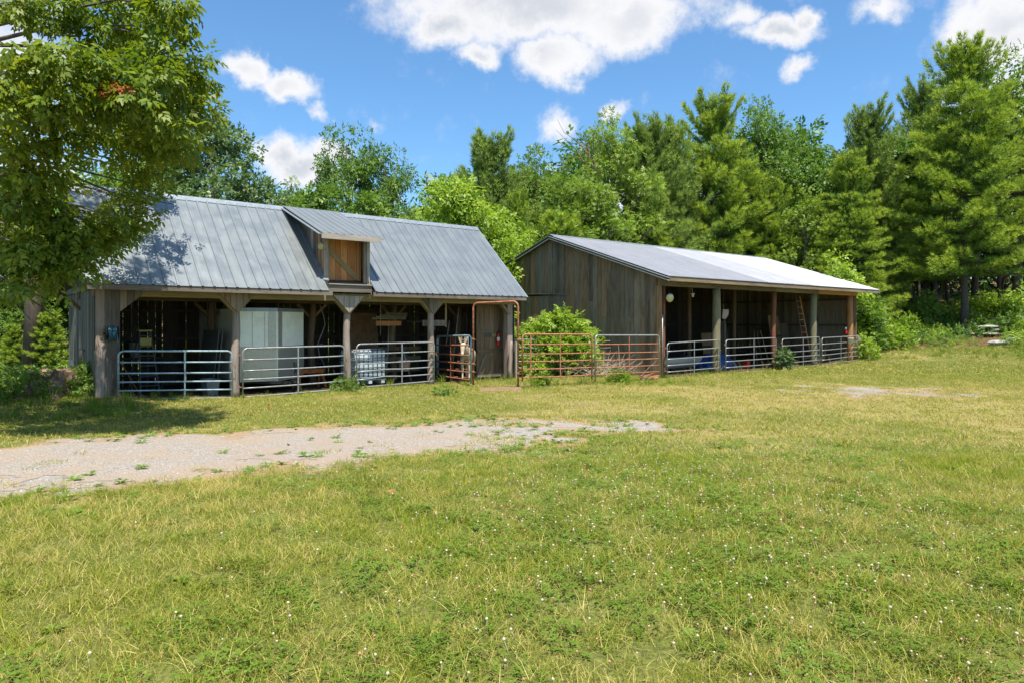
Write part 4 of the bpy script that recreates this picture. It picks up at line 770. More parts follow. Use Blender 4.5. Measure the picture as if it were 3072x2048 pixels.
t=at2('red_white_can','red and white canister hung on the orange shed post','canister',14.62,.1,1.45); b=MB(); b.lathe((0,0,0),[(.06,0),(.07,.02),(.07,.2),(.03,.22)],10); b.build('body',M['red_paint'],t); b=MB(); b.lathe((0,0,.22),[(.05,0),(.06,.1),(.02,.13)],10); b.build('cap',M['white_plastic'],t)
t=at2('bucket','white bucket hanging on the last shed gate below the red canister','bucket',14.05,-.42,1.02,.0); bucket(t,.14,.24)
t=thing('leaning_slab','bleached slab of wood leaning outside the right end of the shed','board',BP(O2,15.55,-.1,.1),RZ-.4); b=MB(); b.beam((.75,0,-.05),(.0,.1,1.25),.16,.05,(0,1,0)); b.build('slab',M['wood_pale'],t)
t=thing('leaning_post','thin orange stake leaning in the weeds right of the shed','stake',BP(O2,16.3,-.35,.1),RZ-.4); b=MB(); b.beam((.1,0,-.05),(.0,.05,.8),.05,.04,(0,1,0)); b.build('stake',M['wood_brown'],t)
t=at2('bulb_holder','small pale lamp holder under the shed roof near the green post','lamp holder',3.2,.9,3.15); b=MB(); b.lathe((0,0,0),[(.02,-.1),(.05,-.08),(.05,0),(.09,.04),(.09,.06)],10); b.build('holder',M['white_plastic'],t); b=MB(); b.tube([(0,0,.06),(.05,.1,.4)],.01,5); b.build('cord',M['white_plastic'],t)
# bottom rails with pallets: split wood pile at the panel's foot
t=thing('kindling_pile','small pile of split pale kindling at the foot of the shed corner','kindling',G(W(1490,860,24.6).x,24.4),.4)
for k in range(7): b=MB(); b.beam((random.uniform(-.4,-.3),random.uniform(-.1,.1),.02+.02*k),(random.uniform(.2,.35),random.uniform(-.15,.15),.03+.035*k),.06,.04); b.build('stick',M['deadwood'] if k%2 else M['wood_brown'],t)
# ================================================================== DONKEY
mf,tt=mat('donkey_fur',Roughness=.9); oc=tt.n('ShaderNodeTexCoord').outputs['Object']; nz=tt.noise(tt.v('MULTIPLY',oc,(30,30,9)).outputs[0],1,5,.7); n3=tt.noise(oc,4,4,.6)
cc=tt.mix(nz,(.38,.30,.20),(.54,.45,.34)); cc=tt.mix(tt.sm(n3,.45,.65,0.,.5),cc,(.40,.30,.20))
zz_=tt.n('ShaderNodeSeparateXYZ',{0:oc}).outputs
muz=tt.m('MULTIPLY',tt.sm(zz_[2],1.0,.90),tt.sm(zz_[1],-.30,-.38)); cc=tt.mix(muz,cc,(.66,.60,.54)); setc(tt,cc); bumpit(tt,nz,.5,.01); M['fur']=mf
M['fur_dark']=m_simple('fur_dark',(.07,.05,.04),.9,0,.3,20); M['ear_in']=m_simple('ear_in',(.45,.36,.28),.9,0,.4,12); M['eye']=m_simple('eye',(.01,.008,.006),.1,0,0,5,spec=.9,bump=0); M['hoof']=m_simple('hoof',(.05,.045,.04),.6,0,.2,9)
dx,dz_0=W(1068,868,23.35),0; t=thing('donkey','pale tan donkey looking out from behind the narrow rusty gate','donkey',Vector((dx.x,23.35,.10)),0)
J=[((.14,1.08,.90),.22),((.12,.78,.84),.25),((.09,.42,.81),.26),((.05,.14,.86),.24),((.02,.0,.94),.18),((-.01,-.12,1.05),.135),((-.035,-.21,1.16),.10),((-.045,-.30,1.19),.098),((-.05,-.36,1.10),.098),((-.055,-.41,.99),.075),((-.06,-.44,.89),.056),((-.06,-.455,.83),.045)]
ed=[(i,i+1) for i in range(11)]
def leg(root,pts):
    pr=root
    for p_ in pts: J.append(p_); ed.append((pr,len(J)-1)); pr=len(J)-1
leg(3,[((-.085,.07,.68),.10),((-.095,.04,.50),.062),((-.09,.02,.36),.050),((-.09,.03,.20),.034),((-.09,.015,.09),.040),((-.09,-.01,.02),.045)])
leg(3,[((.135,.10,.68),.10),((.14,.09,.50),.062),((.135,.08,.36),.050),((.135,.09,.20),.034),((.135,.08,.09),.040),((.135,.055,.02),.045)])
leg(0,[((-.01,1.06,.66),.13),((-.03,1.02,.50),.075),((-.03,1.14,.38),.048),((-.03,1.12,.20),.036),((-.03,1.09,.09),.04),((-.03,1.06,.02),.045)])
leg(0,[((.20,1.06,.66),.13),((.22,1.02,.50),.075),((.22,1.14,.38),.048),((.22,1.12,.20),.036),((.22,1.09,.09),.04),((.22,1.06,.02),.045)])
me=bpy.data.meshes.new('body'); me.from_pydata([j[0] for j in J],ed,[]); me.materials.append(mf); ob=link('body',me,t)
sk=ob.modifiers.new('skin','SKIN'); sk.use_smooth_shade=True
for i,j in enumerate(J): me.skin_vertices[0].data[i].radius=(j[1]*(.95 if 8<=i<=10 else 1),j[1]); me.skin_vertices[0].data[i].use_root=(i==0)
ss=ob.modifiers.new('sub','SUBSURF'); ss.levels=2; ss.render_levels=2
for s in(-1,1):
    b=MB(); q0=Vector((-.045+s*.05,-.27,1.24)); dr=Vector((s*.30,-.02,1)).normalized(); sidev=Vector((1,0,-s*.3)).normalized(); vs=[];k=7
    for i in range(k+1):
        f=i/k; wdt=.052*math.sin(PI*min(1,(f*.80+.16)))**.75 if f<1 else .004; c0=q0+dr*(.27*f)
        vs+=[c0-sidev*wdt+Vector((0,-.01,0)),c0+Vector((0,.03*(1-f),0)),c0+sidev*wdt+Vector((0,-.01,0))]
    fs=[(i*3+a_,i*3+a_+1,i*3+a_+4,i*3+a_+3) for i in range(k) for a_ in (0,1)]; b.add(vs,fs,True); off=[Vector(v_)+Vector((0,.018,0)) for v_ in vs]
    b.cur=1; b.add(off,[tuple(reversed(f_)) for f_ in fs],True)
    eo=b.build('ear',[M['ear_in'],mf],t)
    b=MB(); e0=q0; pts=[vs[i*3] for i in range(k+1)]+[vs[i*3+2] for i in range(k,-1,-1)]; b.tube([v_+Vector((0,.006,0)) for v_ in pts],.009,5); b.build('ear_rim',M['fur_dark'] if 0 else mf,t)
    b=MB(); b.lathe((-.05+s*.080,-.385,1.115),[(.002,-.016),(.013,-.010),(.017,0),(.013,.010),(.002,.016)],10); b.build('eye',M['eye'],t)
    b=MB(); b.lathe((-.06+s*.022,-.497,.865),[(.002,-.012),(.009,0),(.002,.012)],8); b.build('nostril',M['eye'],t)
b=MB()
for k in range(60):
    x=-.045+random.uniform(-.03,.03); q=Vector((x,-.27+random.uniform(-.03,.05),1.26)); b.beam(q,q+Vector((random.uniform(-.03,.03),random.uniform(-.06,.02),random.uniform(.02,.07))),.008,.004)
b.build('forelock',M['fur_dark'],t)
b=MB(); b.tube([(-.115,-.33,1.06),(-.055,-.43,1.055),(.01,-.33,1.06)],.008,5); b.tube([(-.1,-.38,.95),(-.058,-.47,.945),(-.02,-.38,.95)],.008,5); b.tube([(-.1,-.38,.95),(-.125,-.30,1.14)],.008,5); b.tube([(-.02,-.38,.95),(.03,-.30,1.14)],.008,5); b.build('halter',M['wood_pale'],t)
b=MB(); b.tube([(.10,1.30,.88),(.11,1.36,.6),(.11,1.34,.4)],[.03,.02,.04],6); b.build('tail',M['fur_dark'],t)
for x,y in ((-.09,-.01),(.135,.055),(-.03,1.06),(.22,1.06)): b=MB(); b.lathe((x,y,-.02),[(.055,0),(.048,.05),(.03,.06)],10); b.build('hoof',M['hoof'],t)
# ================================================================== TREES
LEAF_V=[(0,0,0),(-.30,.42,.05),(0,1,-.08),(.30,.42,.05)]; LEAF_F=[(0,3,2,1)]                    # one broad leaf
SPRIG_V=[];SPRIG_F=[]
def sprig(n,spread,lw,ln):
    """a small twig of n pointed leaves"""
    V_=[];F_=[]
    for k in range(n):
        f=k/max(n-1,1); a=(spread if k%2 else -spread)*(1-f*.75) ; b0=(0,.12+.55*f,0); dx,dy=math.sin(a),math.cos(a); px,py=-dy,dx; L=ln*(1-.25*abs(f-.5)); b_=len(V_)
        V_+= [b0,(b0[0]+dx*L*.45+px*lw,b0[1]+dy*L*.45+py*lw,.03),(b0[0]+dx*L,b0[1]+dy*L,-.16*L-.02),(b0[0]+dx*L*.45-px*lw,b0[1]+dy*L*.45-py*lw,.03)]
        F_.append((b_,b_+1,b_+2,b_+3))
    return V_,F_
SP5=sprig(5,1.0,.10,.46); SP3=sprig(3,.9,.17,.62)
def unit(n): v=rng.normal(size=(n,3)); return v/np.linalg.norm(v,axis=1,keepdims=True)
def clumps(C,rad,per,size,tmpl,flat=.75,up=.55,jitter=.25,droop=0.):
    """leaves round clump centres: mostly on the outside of each clump, facing out and up"""
    C=np.repeat(np.asarray(C),per,axis=0); rad=np.repeat(np.asarray(rad),per); n=len(C)
    dd=unit(n); dd[:,2]=dd[:,2]*flat; r_=rad*rng.uniform(.25,1.05,n)**.6; P_=C+dd*r_[:,None]
    nrm=dd*.8+unit(n)*.6+np.array([0,0,up]); out=dd+unit(n)*.7; out[:,2]-=droop
    return spray(tmpl[0],tmpl[1],P_,out,size*rng.uniform(1-jitter,1+jitter,n),nrm)
def limbpts(a,b,lift,n=5,wob=.08):
    a=np.array(a,float);b=np.array(b,float); L=np.linalg.norm(b-a); o=[]
    for i in range(n+1):
        f=i/n; p_=a+(b-a)*f+np.array([0,0,lift*math.sin(PI*f)]); 
        if 0<i<n: p_=p_+rng.normal(size=3)*L*wob*.5
        o.append(tuple(p_))
    return o
def tree_broad(name,h,r,cb,ncl,per,size,leafm,tmpl=SP3,clr=(.55,1.0),shape=1.,trunk_r=.22,gap=.0,lob=.35):
    """trunk mesh + crown mesh of a deciduous tree of height h, crown radius r, crown base cb"""
    cz=(h+cb)/2; hz=(h-cb)/2; n=ncl*3; dd=unit(n); dd=dd[dd[:,2]>-.75]
    lobe=1+lob*(np.sin(dd[:,0]*4.1+shape*7)*np.cos(dd[:,1]*3.7+shape*3)+.6*np.sin(dd[:,2]*6+shape*5+dd[:,0]*3))*.6
    rr=rng.uniform(.35,1,len(dd))**.5*lobe; C=np.stack([dd[:,0]*r*rr,dd[:,1]*r*rr,cz+dd[:,2]*hz*np.minimum(rr,1.02)],-1)[:ncl]
    wz=np.clip((h-C[:,2])/(h-cb),0.05,1); C[:,:2]*= (np.minimum(1,.35+1.1*wz))[:,None]**.8
    V_,F_=clumps(C,rng.uniform(*clr,len(C)),per,size,tmpl)
    crown=np_mesh(name+'_crown',V_,F_,M[leafm])
    b=MB(); tp=[(rng.normal()*.12*i/6*1.5,rng.normal()*.12*i/6*1.5,-.4+(h*.86+.4)*i/6) for i in range(7)]; b.tube(tp,[trunk_r*(1-.82*i/6)+(.08 if i==0 else 0) for i in range(7)],9)
    for c_ in C[::max(1,len(C)//28)]:
        z_=max(cb*.8,c_[2]-np.hypot(c_[0],c_[1])*.8-.5); f=min(z_/(h*.86),.95); rr_=trunk_r*(1-.82*f)*.5; pts=limbpts((0,0,z_),c_,.3,4); b.tube(pts,[rr_*(1-.8*i/4)+.008 for i in range(5)],5,cap=False)
    return b.mesh(name+'_trunk',M['bark']),crown
TUFT_V=[];TUFT_F=[]
for k in range(7):
    a=2*PI*k/7; t_=.42 if k%2 else .75; dx,dz_=math.cos(a)*t_,math.sin(a)*t_; L=math.sqrt(1+t_*t_); b_=len(TUFT_V); px,pz=-math.sin(a)*.055,math.cos(a)*.055
    TUFT_V+=[(-px,0,-pz),(px,0,pz),(dx/L,1/L,dz_/L)]; TUFT_F.append((b_,b_+1,b_+2))
def tree_pine(name,h,r,cb,dz=.55,nb=5,dens=15,size=.30,leafm='needle',trunk_r=.28,topr=.10,flat=.55,updr=.25,upshoot=True):
    P_=[];D_=[];tip=[]; b=MB(); b.tube([(rng.normal()*.04*i,rng.normal()*.04*i,-.4+(h*.98+.4)*i/7) for i in range(8)],[trunk_r*(1-.92*i/7)+(.06 if i==0 else 0) for i in range(8)],9)
    z=cb; ph=0
    while z<h-.25:
        f=(z-cb)/(h-cb); L0=r*((1-f)**.72*.88+topr) *(.75+.25*math.sin(min(1,f*5+.25)*PI/2)); ph+=rng.uniform(.4,1.1)
        for k in range(nb):
            a=ph+2*PI*k/nb+rng.uniform(-.3,.3); L=L0*rng.uniform(.6,1.15); up=updr*(.4+1.3*f) if f<.8 else .9+1.2*(f-.8)*5*.5
            dr=np.array([math.cos(a),math.sin(a),0]); n=max(3,int(L*dens*(1.0 if f<.85 else 1.5))); zz=z+rng.uniform(-.2,.2)
            fc=rng.uniform(.18,1.02,n)**.8; side=rng.uniform(-1,1,n)*flat*(.25+.9*np.sin(np.pi*np.clip(fc,0,1)*.85))*min(L,2.6)*.42
            hz=zz+up*L*fc**1.6-.10*L*np.sin(np.pi*fc)*(1-f)
            s_=np.array([-dr[1],dr[0],0]); pp=dr*(L*fc)[:,None]+s_*side[:,None]; pp[:,2]=hz+rng.uniform(-.06,.14,n)*(1+.2*L)
            od=dr[None]*.8+s_[None]*(np.sign(side)*.55)[:,None]+rng.normal(size=(n,3))*.35; od[:,2]+=.35+.9*f+rng.uniform(0,.5,n)
            P_.append(pp);D_.append(od);tip.append(np.clip((fc-.45)*1.6,0,1))
            tipz=up*L
            b.tube([(0,0,zz),tuple(dr*L*.5+np.array([0,0,zz+up*L*.33-.10*L*(1-f)])),tuple(dr*L*.95+np.array([0,0,zz+tipz*.95]))],[.012+.02*L*(1-f),.012+.010*L*(1-f),.008],4,cap=False)
        z+=dz*(1.15-.45*f)*rng.uniform(.8,1.25)
    if upshoot:
        for k in range(16):
            a=rng.uniform(0,2*PI); q=rng.uniform(0,.8)*r*.34; z0=h-.3-q*1.6-rng.uniform(0,1.2); ln=rng.uniform(.6,1.3); m_=int(16*ln)
            pp=np.stack([np.full(m_,q*math.cos(a)),np.full(m_,q*math.sin(a)),z0+np.linspace(0,ln,m_)],-1); P_.append(pp); D_.append(np.tile([.15*math.cos(a),.15*math.sin(a),1.],(m_,1))+rng.normal(size=(m_,3))*.18); tip.append(np.full(m_,.2))
    P_=np.concatenate(P_);D_=np.concatenate(D_);tip=np.concatenate(tip)
    V_,F_=spray(TUFT_V,TUFT_F,P_,D_,size*rng.uniform(.75,1.25,len(P_)),rng.normal(size=(len(P_),3)))
    return b.mesh(name+'_trunk',M['bark_pine']),np_mesh(name+'_crown',V_,F_,M[leafm],attrs={'tip':np.repeat(tip,len(TUFT_V))})
def plant(name,label,cat,meshes,pos,s=1.,rz=None,sxy=1.,group=None):
    t=thing(name,label,cat,pos,random.uniform(0,6) if rz is None else rz,group); t.scale=(s*sxy,s*sxy,s)
    link('trunk',meshes[0],t); link('crown',meshes[1],t); return t
def TP(x,ytop,Z,hm):         # where a tree stands so that its top shows at (x,ytop) from distance Z; returns place and scale
    X=(x-CXP)/FP*Z; g=float(gz(X,Z)); H=ZC+(HP-ytop)/FP*Z-g; return Vector((X,Z,g)),H/hm
v_sycamore=tree_broad('sycamore',12,3.6,1.2,150,46,.34,'leaf_grey',tmpl=SP3,clr=(.5,.85),shape=.3,lob=.2,trunk_r=.25)
v_maple=tree_broad('maple',10,3.6,1.2,120,52,.34,'leaf_mid',clr=(.5,.9),shape=1.2)
v_oak=tree_broad('oak',13,3.6,3.5,66,60,.30,'leaf_mid',clr=(.45,.8),shape=2.1,lob=.55,trunk_r=.2)
v_ash=tree_broad('ash',13,3.0,2.5,80,56,.34,'leaf_yellow',tmpl=SP5,clr=(.5,.85),shape=3.4,lob=.4)
v_poplar=tree_broad('poplar',8,3.2,.6,110,52,.32,'leaf_lime',clr=(.5,.8),shape=.9,lob=.2)
v_dark=tree_broad('dark_tree',12,4.0,1.5,130,46,.40,'leaf_dark',clr=(.6,1.0),shape=4.4)
p_a=tree_pine('pine',16,4.8,1.6,dz=.55,size=.36,dens=38,topr=.17); p_b=tree_pine('pine_narrow',13,3.3,2.,dz=.55,nb=6,dens=34,size=.34,leafm='needle_blue',topr=.26,updr=.6); p_c=tree_pine('pine_small',6,2.0,.3,dz=.38,dens=40,size=.27,updr=.3)
p_a2=tree_pine('pine_second',16,5.2,1.8,dz=.75,nb=6,size=.36,dens=36,updr=.12,flat=.8)
p_e=tree_pine('pine_bare',18,4.6,5.2,dz=.6,dens=34,size=.36)
p_d=tree_pine('pine_big',20,6.4,4.4,dz=.62,nb=6,dens=36,size=.38,updr=.16,flat=.75)
def T_(var,hm,x,yt,Z,name,cat,label,sxy=1.,group=None,rz=None): pos,s=TP(x,yt+6,Z,max(v.co.z for v in var[1].vertices)); return plant(name,label,cat,var,pos,s,rz,sxy,group)
T_(v_sycamore,12,478,212,27.5,'sycamore_tree','tree','full grey-green round-crowned tree rising behind the left end of the barn roof',1.02)
T_(v_maple,10,300,330,30,'maple_tree','tree','leafy tree behind the barn roof, seen through the overhanging foreground boughs')
T_(v_oak,13,800,272,36,'oak_tree','tree','tall loose-crowned oak behind the hay dormer, its top the highest there',.72)
T_(v_oak,13,885,318,37,'oak_tree','tree','second oak top just right of the tallest one behind the dormer',.66)
T_(v_maple,10,700,402,31,'maple_tree','tree','bushy green tree low behind the dormer, left of the oaks')
T_(v_ash,13,668,396,33,'ash_tree','tree','yellow-green bushy tree between the grey-green crown and the dormer',.8)
T_(v_maple,10,840,425,30.5,'maple_tree','tree','bushy tree right above the ridge behind the dormer',.9)
T_(v_ash,13,945,455,33,'ash_tree','tree','yellowish small-crowned tree low above the ridge right of the dormer',.7)
T_(v_poplar,8,1048,385,31.5,'poplar_tree','tree','light green dense tree behind the right end of the timber barn ridge',.85)
T_(v_poplar,8,1120,455,34,'poplar_tree','tree','bright green lower tree filling the gap between the two roofs, left side',1.)
T_(v_poplar,8,1168,528,36.5,'poplar_tree','tree','low bright green tree in the gap directly left of the shed gable peak',1.1)
T_(p_b,13,1126,272,41,'pine_tree','pine','upright bluish pine standing alone left of the shed gable peak',1.02)
T_(p_a,16,1190,420,38,'pine_tree','pine','shorter olive pine at the foot of the lone upright pine',.7)
T_(v_oak,13,1232,322,43,'oak_tree','tree','round-topped tree with open branching right of the lone upright pine',.7)
T_(v_ash,13,1300,345,41,'ash_tree','tree','narrow yellow-green tree above the shed gable peak',.8)
T_(v_ash,13,1405,238,42,'ash_tree','tree','tall yellow-green tree with bare twigs showing above the shed roof',.95)
T_(v_ash,13,1350,372,40,'ash_tree','tree','bushy yellow-green tree in front of the bare-twigged one',1.1)
T_(p_c,6,1288,470,37.5,'young_pine','pine','feathery pale young pine right behind the shed gable',1.3)
T_(p_b,13,1490,238,44,'pine_tree','pine','thin-topped pine, left one of the pair right of the bare-twigged tree',.9)
T_(p_b,13,1530,245,45,'pine_tree','pine','thin-topped pine, right one of the pair beside the bare-twigged tree',.9)
T_(p_a,16,1640,183,46.5,'pine_tree','pine','broad dark-centred pine, the tallest above the middle of the shed roof')
T_(p_a2,16,1500,400,43,'pine_tree','pine','spreading olive pine low behind the left half of the shed roof',.95)
T_(p_a,16,1770,400,46,'pine_tree','pine','low spreading pine just right of the shed roof centre')
T_(v_oak,13,1745,214,50,'oak_tree','tree','glossy round-clumped tree right of the tallest shed-side pine',.75)
T_(v_ash,13,1790,330,49,'ash_tree','tree','yellow-green tree filling below the glossy round-clumped one',.9)
T_(v_maple,10,1885,306,50,'maple_tree','tree','rounded tree with rusty tinted top in the dip of the tree line',.8)
T_(v_ash,13,1850,420,44,'ash_tree','tree','low leafy tree beneath the rusty tinted crown',1.)
T_(p_b,13,1994,208,46,'pine_tree','pine','slim blue-green pine with bare-looking spire left of the giant pine',.85)
T_(p_a2,16,1955,330,43,'pine_tree','pine','wide tiered pine behind the right end of the shed roof',1.05)
T_(p_b,13,2120,148,54,'pine_tree','pine','dark distant pine top peeping left of the giant pine',.8)
T_(p_d,20,2215,62,42,'pine_tree','pine','giant white pine with bare lower trunk at the lawn edge',.95,rz=1.)
T_(v_oak,13,2335,90,47,'oak_tree','tree','leafy tree top at the far right edge behind the giant pine',.9)
T_(p_e,18,2060,380,49,'pine_tree','pine','mid-height pine between the slim one and the giant pine',1.)
T_(v_maple,10,2050,285,52,'maple_tree','tree','yellow-green broadleaf left of the giant pine top',.9)
T_(p_e,18,2440,180,45,'pine_tree','pine','tiered pine off the right end of the lawn edge')
T_(v_dark,12,1560,430,50,'dark_tree','tree','dark leafy tree deep behind the middle shed roof pines')
T_(v_dark,12,1700,400,53,'dark_tree','tree','dark leafy tree deep behind the right shed roof pines')
T_(v_dark,12,2150,420,56,'dark_tree','tree','dark leafy tree in the shaded wood left of the big trunk')
T_(v_dark,12,2300,380,56,'dark_tree','tree','dark leafy tree in the shaded wood right of the big trunk')
T_(v_dark,12,1950,440,56,'dark_tree','tree','dark leafy tree in the wood just above the shed roof end')
T_(v_dark,12,90,470,31,'dark_tree','tree','dark shady tree left of the timber barn, far side')
T_(v_dark,12,-40,380,28,'dark_tree','tree','dark shady tree at the far left edge behind the hanging boughs')
T_(v_dark,12,230,500,34,'dark_tree','tree','dark tree directly behind the left end of the timber barn')
T_(p_c,6,112,705,23.5,'young_pine','pine','sunlit yellow-green young pine beside the left end wall',1.25)
T_(p_c,6,30,735,25,'young_pine','pine','young pine in half shade at the far left edge',1.2)
T_(v_maple,10,40,610,27,'maple_tree','tree','leafy grey-green sapling in the shade at the far left',.9)
T_(v_maple,10,1250,500,38,'maple_tree','tree','green broadleaf low between the feathery young pine and the gable')
# trunk standing in the left wood
b=MB(); b.tube([(0,0,-.3),(.1,0,3),(.05,0,7)],[.33,.26,.2],10); o=b.build('bare_trunk',M['bark'],None,loc=G(W(72,700,23.5).x,23.5)); tag(o,'single grey tree trunk standing in the shade at the far left','tree trunk')
# trunks of the wood on the right, each its own thing
ORD=['slim dark tree %s'%q for q in ('%s from the left among those left of the big pine trunk'%n for n in ('third','fourth','fifth','sixth','seventh','eighth','ninth'))]+['slim dark tree %s right of the big pine trunk'%n for n in ('first','second','third','fourth','fifth','sixth')]+['slim dark tree at the very right edge of the wood','slim dark tree nearest the shed end in the shaded wood','second slim dark tree from the shed end in the shaded wood']
TR='slim dark trees standing inside the shaded wood'; fcr=clumps(np.stack([rng.normal(size=40)*1.1,rng.normal(size=40)*1.1,8.5+rng.uniform(0,4,40)],-1),np.full(40,.8),34,.5,SP3); fcm=np_mesh('forest_crown',fcr[0],fcr[1],M['leaf_dark'])
for k,(x,Z,r_) in enumerate(((2063,50,.24),(2090,60,.16),(2112,49,.13),(2118,62,.2),(2147,53,.24),(2168,66,.2),(2176,59,.12),(2238,52,.26),(2262,64,.2),(2296,55,.16),(2305,68,.24),(2338,53,.2),(2347,63,.25),(2356,50,.14),(2026,52,.18),(2049,66,.22))):
    X=(x-CXP)/FP*Z; b=MB(); n_=6; b.tube([(rng.normal()*.06*i,rng.normal()*.06*i,-.4+2.4*i) for i in range(n_)],[r_*(1-.09*i) for i in range(n_)],8)
    t=thing('forest_tree',ORD[k],'tree',G(X,Z),random.uniform(0,6),TR); b.build('trunk',M['bark'],t); link('crown',fcm,t)
# far wood: a single mass of foliage behind everything
PP=[];
def mass(px0,px1,z0,z1,n,yt):
    for _ in range(n):
        x=random.uniform(px0,px1);Z=random.uniform(z0,z1); X=(x-CXP)/FP*Z; g=float(gz(X,Z)); top=ZC+(HP-yt(x)+random.uniform(-15,25))/FP*Z
        PP.append((X,Z,g+ (top-g)*random.random()**.8))
mass(-900,420,33,52,330,lambda x:430); mass(420,1000,44,62,230,lambda x:500); mass(1000,1300,47,62,150,lambda x:430); mass(1300,1860,52,68,260,lambda x:330); mass(1860,2100,58,74,190,lambda x:380); mass(2100,2900,60,76,420,lambda x:300)
V_,F_=clumps(PP,np.full(len(PP),1.7),46,.75,SP3,flat=.8); o=link('far_wood',np_mesh('far_wood',V_,F_,M['leaf_dark'])); tag(o,'far dark mass of woodland foliage behind the barns','woodland',kind='stuff')
# ------------------------------------------------------------------ bare twigs of the tall ash
t=thing('dead_branches','bare grey dead branches poking out of the tall ash above the shed','dead branch',W(1370,400,41)-Vector((0,0,0)))
b=MB()
for k in range(12):
    a=rng.uniform(-.9,.9); L=rng.uniform(1.5,4.2); b.tube(limbpts((0,0,0),(math.sin(a)*L*.6-1.0,rng.uniform(-.5,.5),abs(math.cos(a))*L),.2,4,.1),[.05,.035,.025,.015,.008],4,cap=False)
b.build('branch',M['twig'],t)
# ------------------------------------------------------------------ hero foreground tree, hanging boughs
HC=Vector((-11.6,13.2,.2)); hero=thing('shade_tree','large leafy shade tree whose sunlit drooping boughs hang in from the left','tree',HC)
def edge(y): return np.interp(y,[-400,-100,0,100,180,250,300,340,380,420,470,520,560,600,640,680,730,760],[420,470,478,498,508,532,528,500,452,432,425,400,330,295,270,150,140,60])
bl=[]
spec=[(440,20,11.5,60),(380,60,12,70),(300,30,12.5,80),(455,110,12,55),(400,140,11.6,60),(200,40,12.5,90),(90,40,12,90),(455,190,12.5,55),(350,180,11,70),(250,150,10.6,75),(160,150,10.4,75),(60,150,10.4,75),(300,220,10.8,70),(430,235,12.2,60),(478,262,13,52),(380,270,11.5,70),(200,230,10.6,80),(100,240,10.5,80),(10,220,10.4,80),(470,310,13.4,45),(420,330,12.8,55),(340,330,12,65),(250,310,11.6,70),(140,320,11.2,75),(40,320,11,80),(440,365,13.6,32),(390,395,13.2,48),(310,390,12.8,38),(120,400,11.6,70),(30,410,11.2,70),(375,440,13.4,40),(400,470,13.6,28),(350,485,13.2,45),(290,460,12.8,45),(130,480,11.8,65),(40,490,11.4,70),(310,520,13,40),(250,520,12.6,50),(180,520,12.2,50),(300,560,12.8,30),(240,575,12.6,40),(170,570,12,55),(90,570,11.6,60),(20,560,11.4,60),(262,610,12.6,22),(215,612,12.2,34),(150,612,12,45),(70,640,11.6,50),(10,650,11.4,50),(190,640,12.2,22),(110,690,11.8,35),(50,700,11.6,40),(130,730,12,20),(70,735,11.6,28),(-20,720,11.4,50),(200,450,13.2,18)]
for x,y,Z,r_ in spec: bl.append((W(x,y,Z),r_/FP*Z*1.0))
n_=0
while n_<70:
    q=Vector((rng.uniform(-18.2,-4.8),rng.uniform(9.5,19.5),rng.uniform(2.6,14)));e=((q.x+11.6)/6.6)**2+((q.y-14.2)/5.2)**2+((q.z-8)/6.)**2
    if e>1 or e<.3 or q.y<11.9: continue
    sx_=CXP+FP*q.x/q.y; sy_=HP-FP*(q.z-ZC)/q.y; rr=rng.uniform(.45,.8)
    if sx_+rr*FP/q.y>edge(sy_)-25: continue
    if 150<sx_<300 and 380<sy_<500: continue
    if sy_>600 and sx_>-100 : continue
    bl.append((q,rr)); n_+=1
C=[];Rr=[]
for c_,r_ in bl:
    k=max(4,int(7.5*(r_/.5)**1.5)); dd=unit(k)*rng.uniform(.2,1.1,(k,1)); dd[:,2]*=.62
    for e in dd: C.append((c_.x+e[0]*r_,c_.y+e[1]*r_,c_.z+e[2]*r_)); Rr.append(.24)
C=np.array(C); sx_=CXP+FP*C[:,0]/C[:,1]; sy_=HP-FP*(C[:,2]-ZC)/C[:,1]; kk=(sx_<np.interp(sy_,[-400,-100,0,100,180,250,300,340,380,420,470,520,560,600,640,680,730,760],[400,440,440,462,472,492,488,450,395,372,372,335,250,215,180,60,60,-20])-8); kk&=~((sx_>170)&(sx_<262)&(sy_>415)&(sy_<490)); kk&=~((sy_>590)&(sx_>110)&(sx_>330-(sy_-590)*2.2)); kk&=~(sy_>690+.12*sx_*0); C=C[kk]; Rr=np.array(Rr)[kk]
C=C-np.array(HC); V_,F_=clumps(C,Rr*1.15,15,.30,SP5,flat=.5,up=.6,droop=.6)
print('hero leaves',len(F_)); link('crown',np_mesh('hero_crown',V_,F_,M['leaf_hero']),hero)
Cr=np.array([W(268,205,10.5)+Vector(unit(1)[0]*rng.uniform(0,.16)) for _ in range(9)])-np.array(HC); V_,F_=clumps(Cr,np.full(9,.10),9,.19,SP5,droop=.7); o=link('dead_leaf_cluster',np_mesh('rust_leaves',V_,F_,M['leaf_rust']),hero); o['label']='small cluster of rust-orange dead leaves'
b=MB(); b.tube([(0,0,-.4),(.1,0,2.5),(0,.3,5),(.2,.5,9)],[.45,.36,.28,.15],12); b.build('trunk',M['bark'],hero)
b=MB()
for c_,r_ in bl[::1]:
    q=c_-HC; z_=min(8.6,max(2.8,q.z+ .4)); b.tube(limbpts((0,.3*z_/5,z_),q,.35,4,.03),[.06,.045,.03,.018,.008],5,cap=False)
b.build('branch',M['bark'],hero)
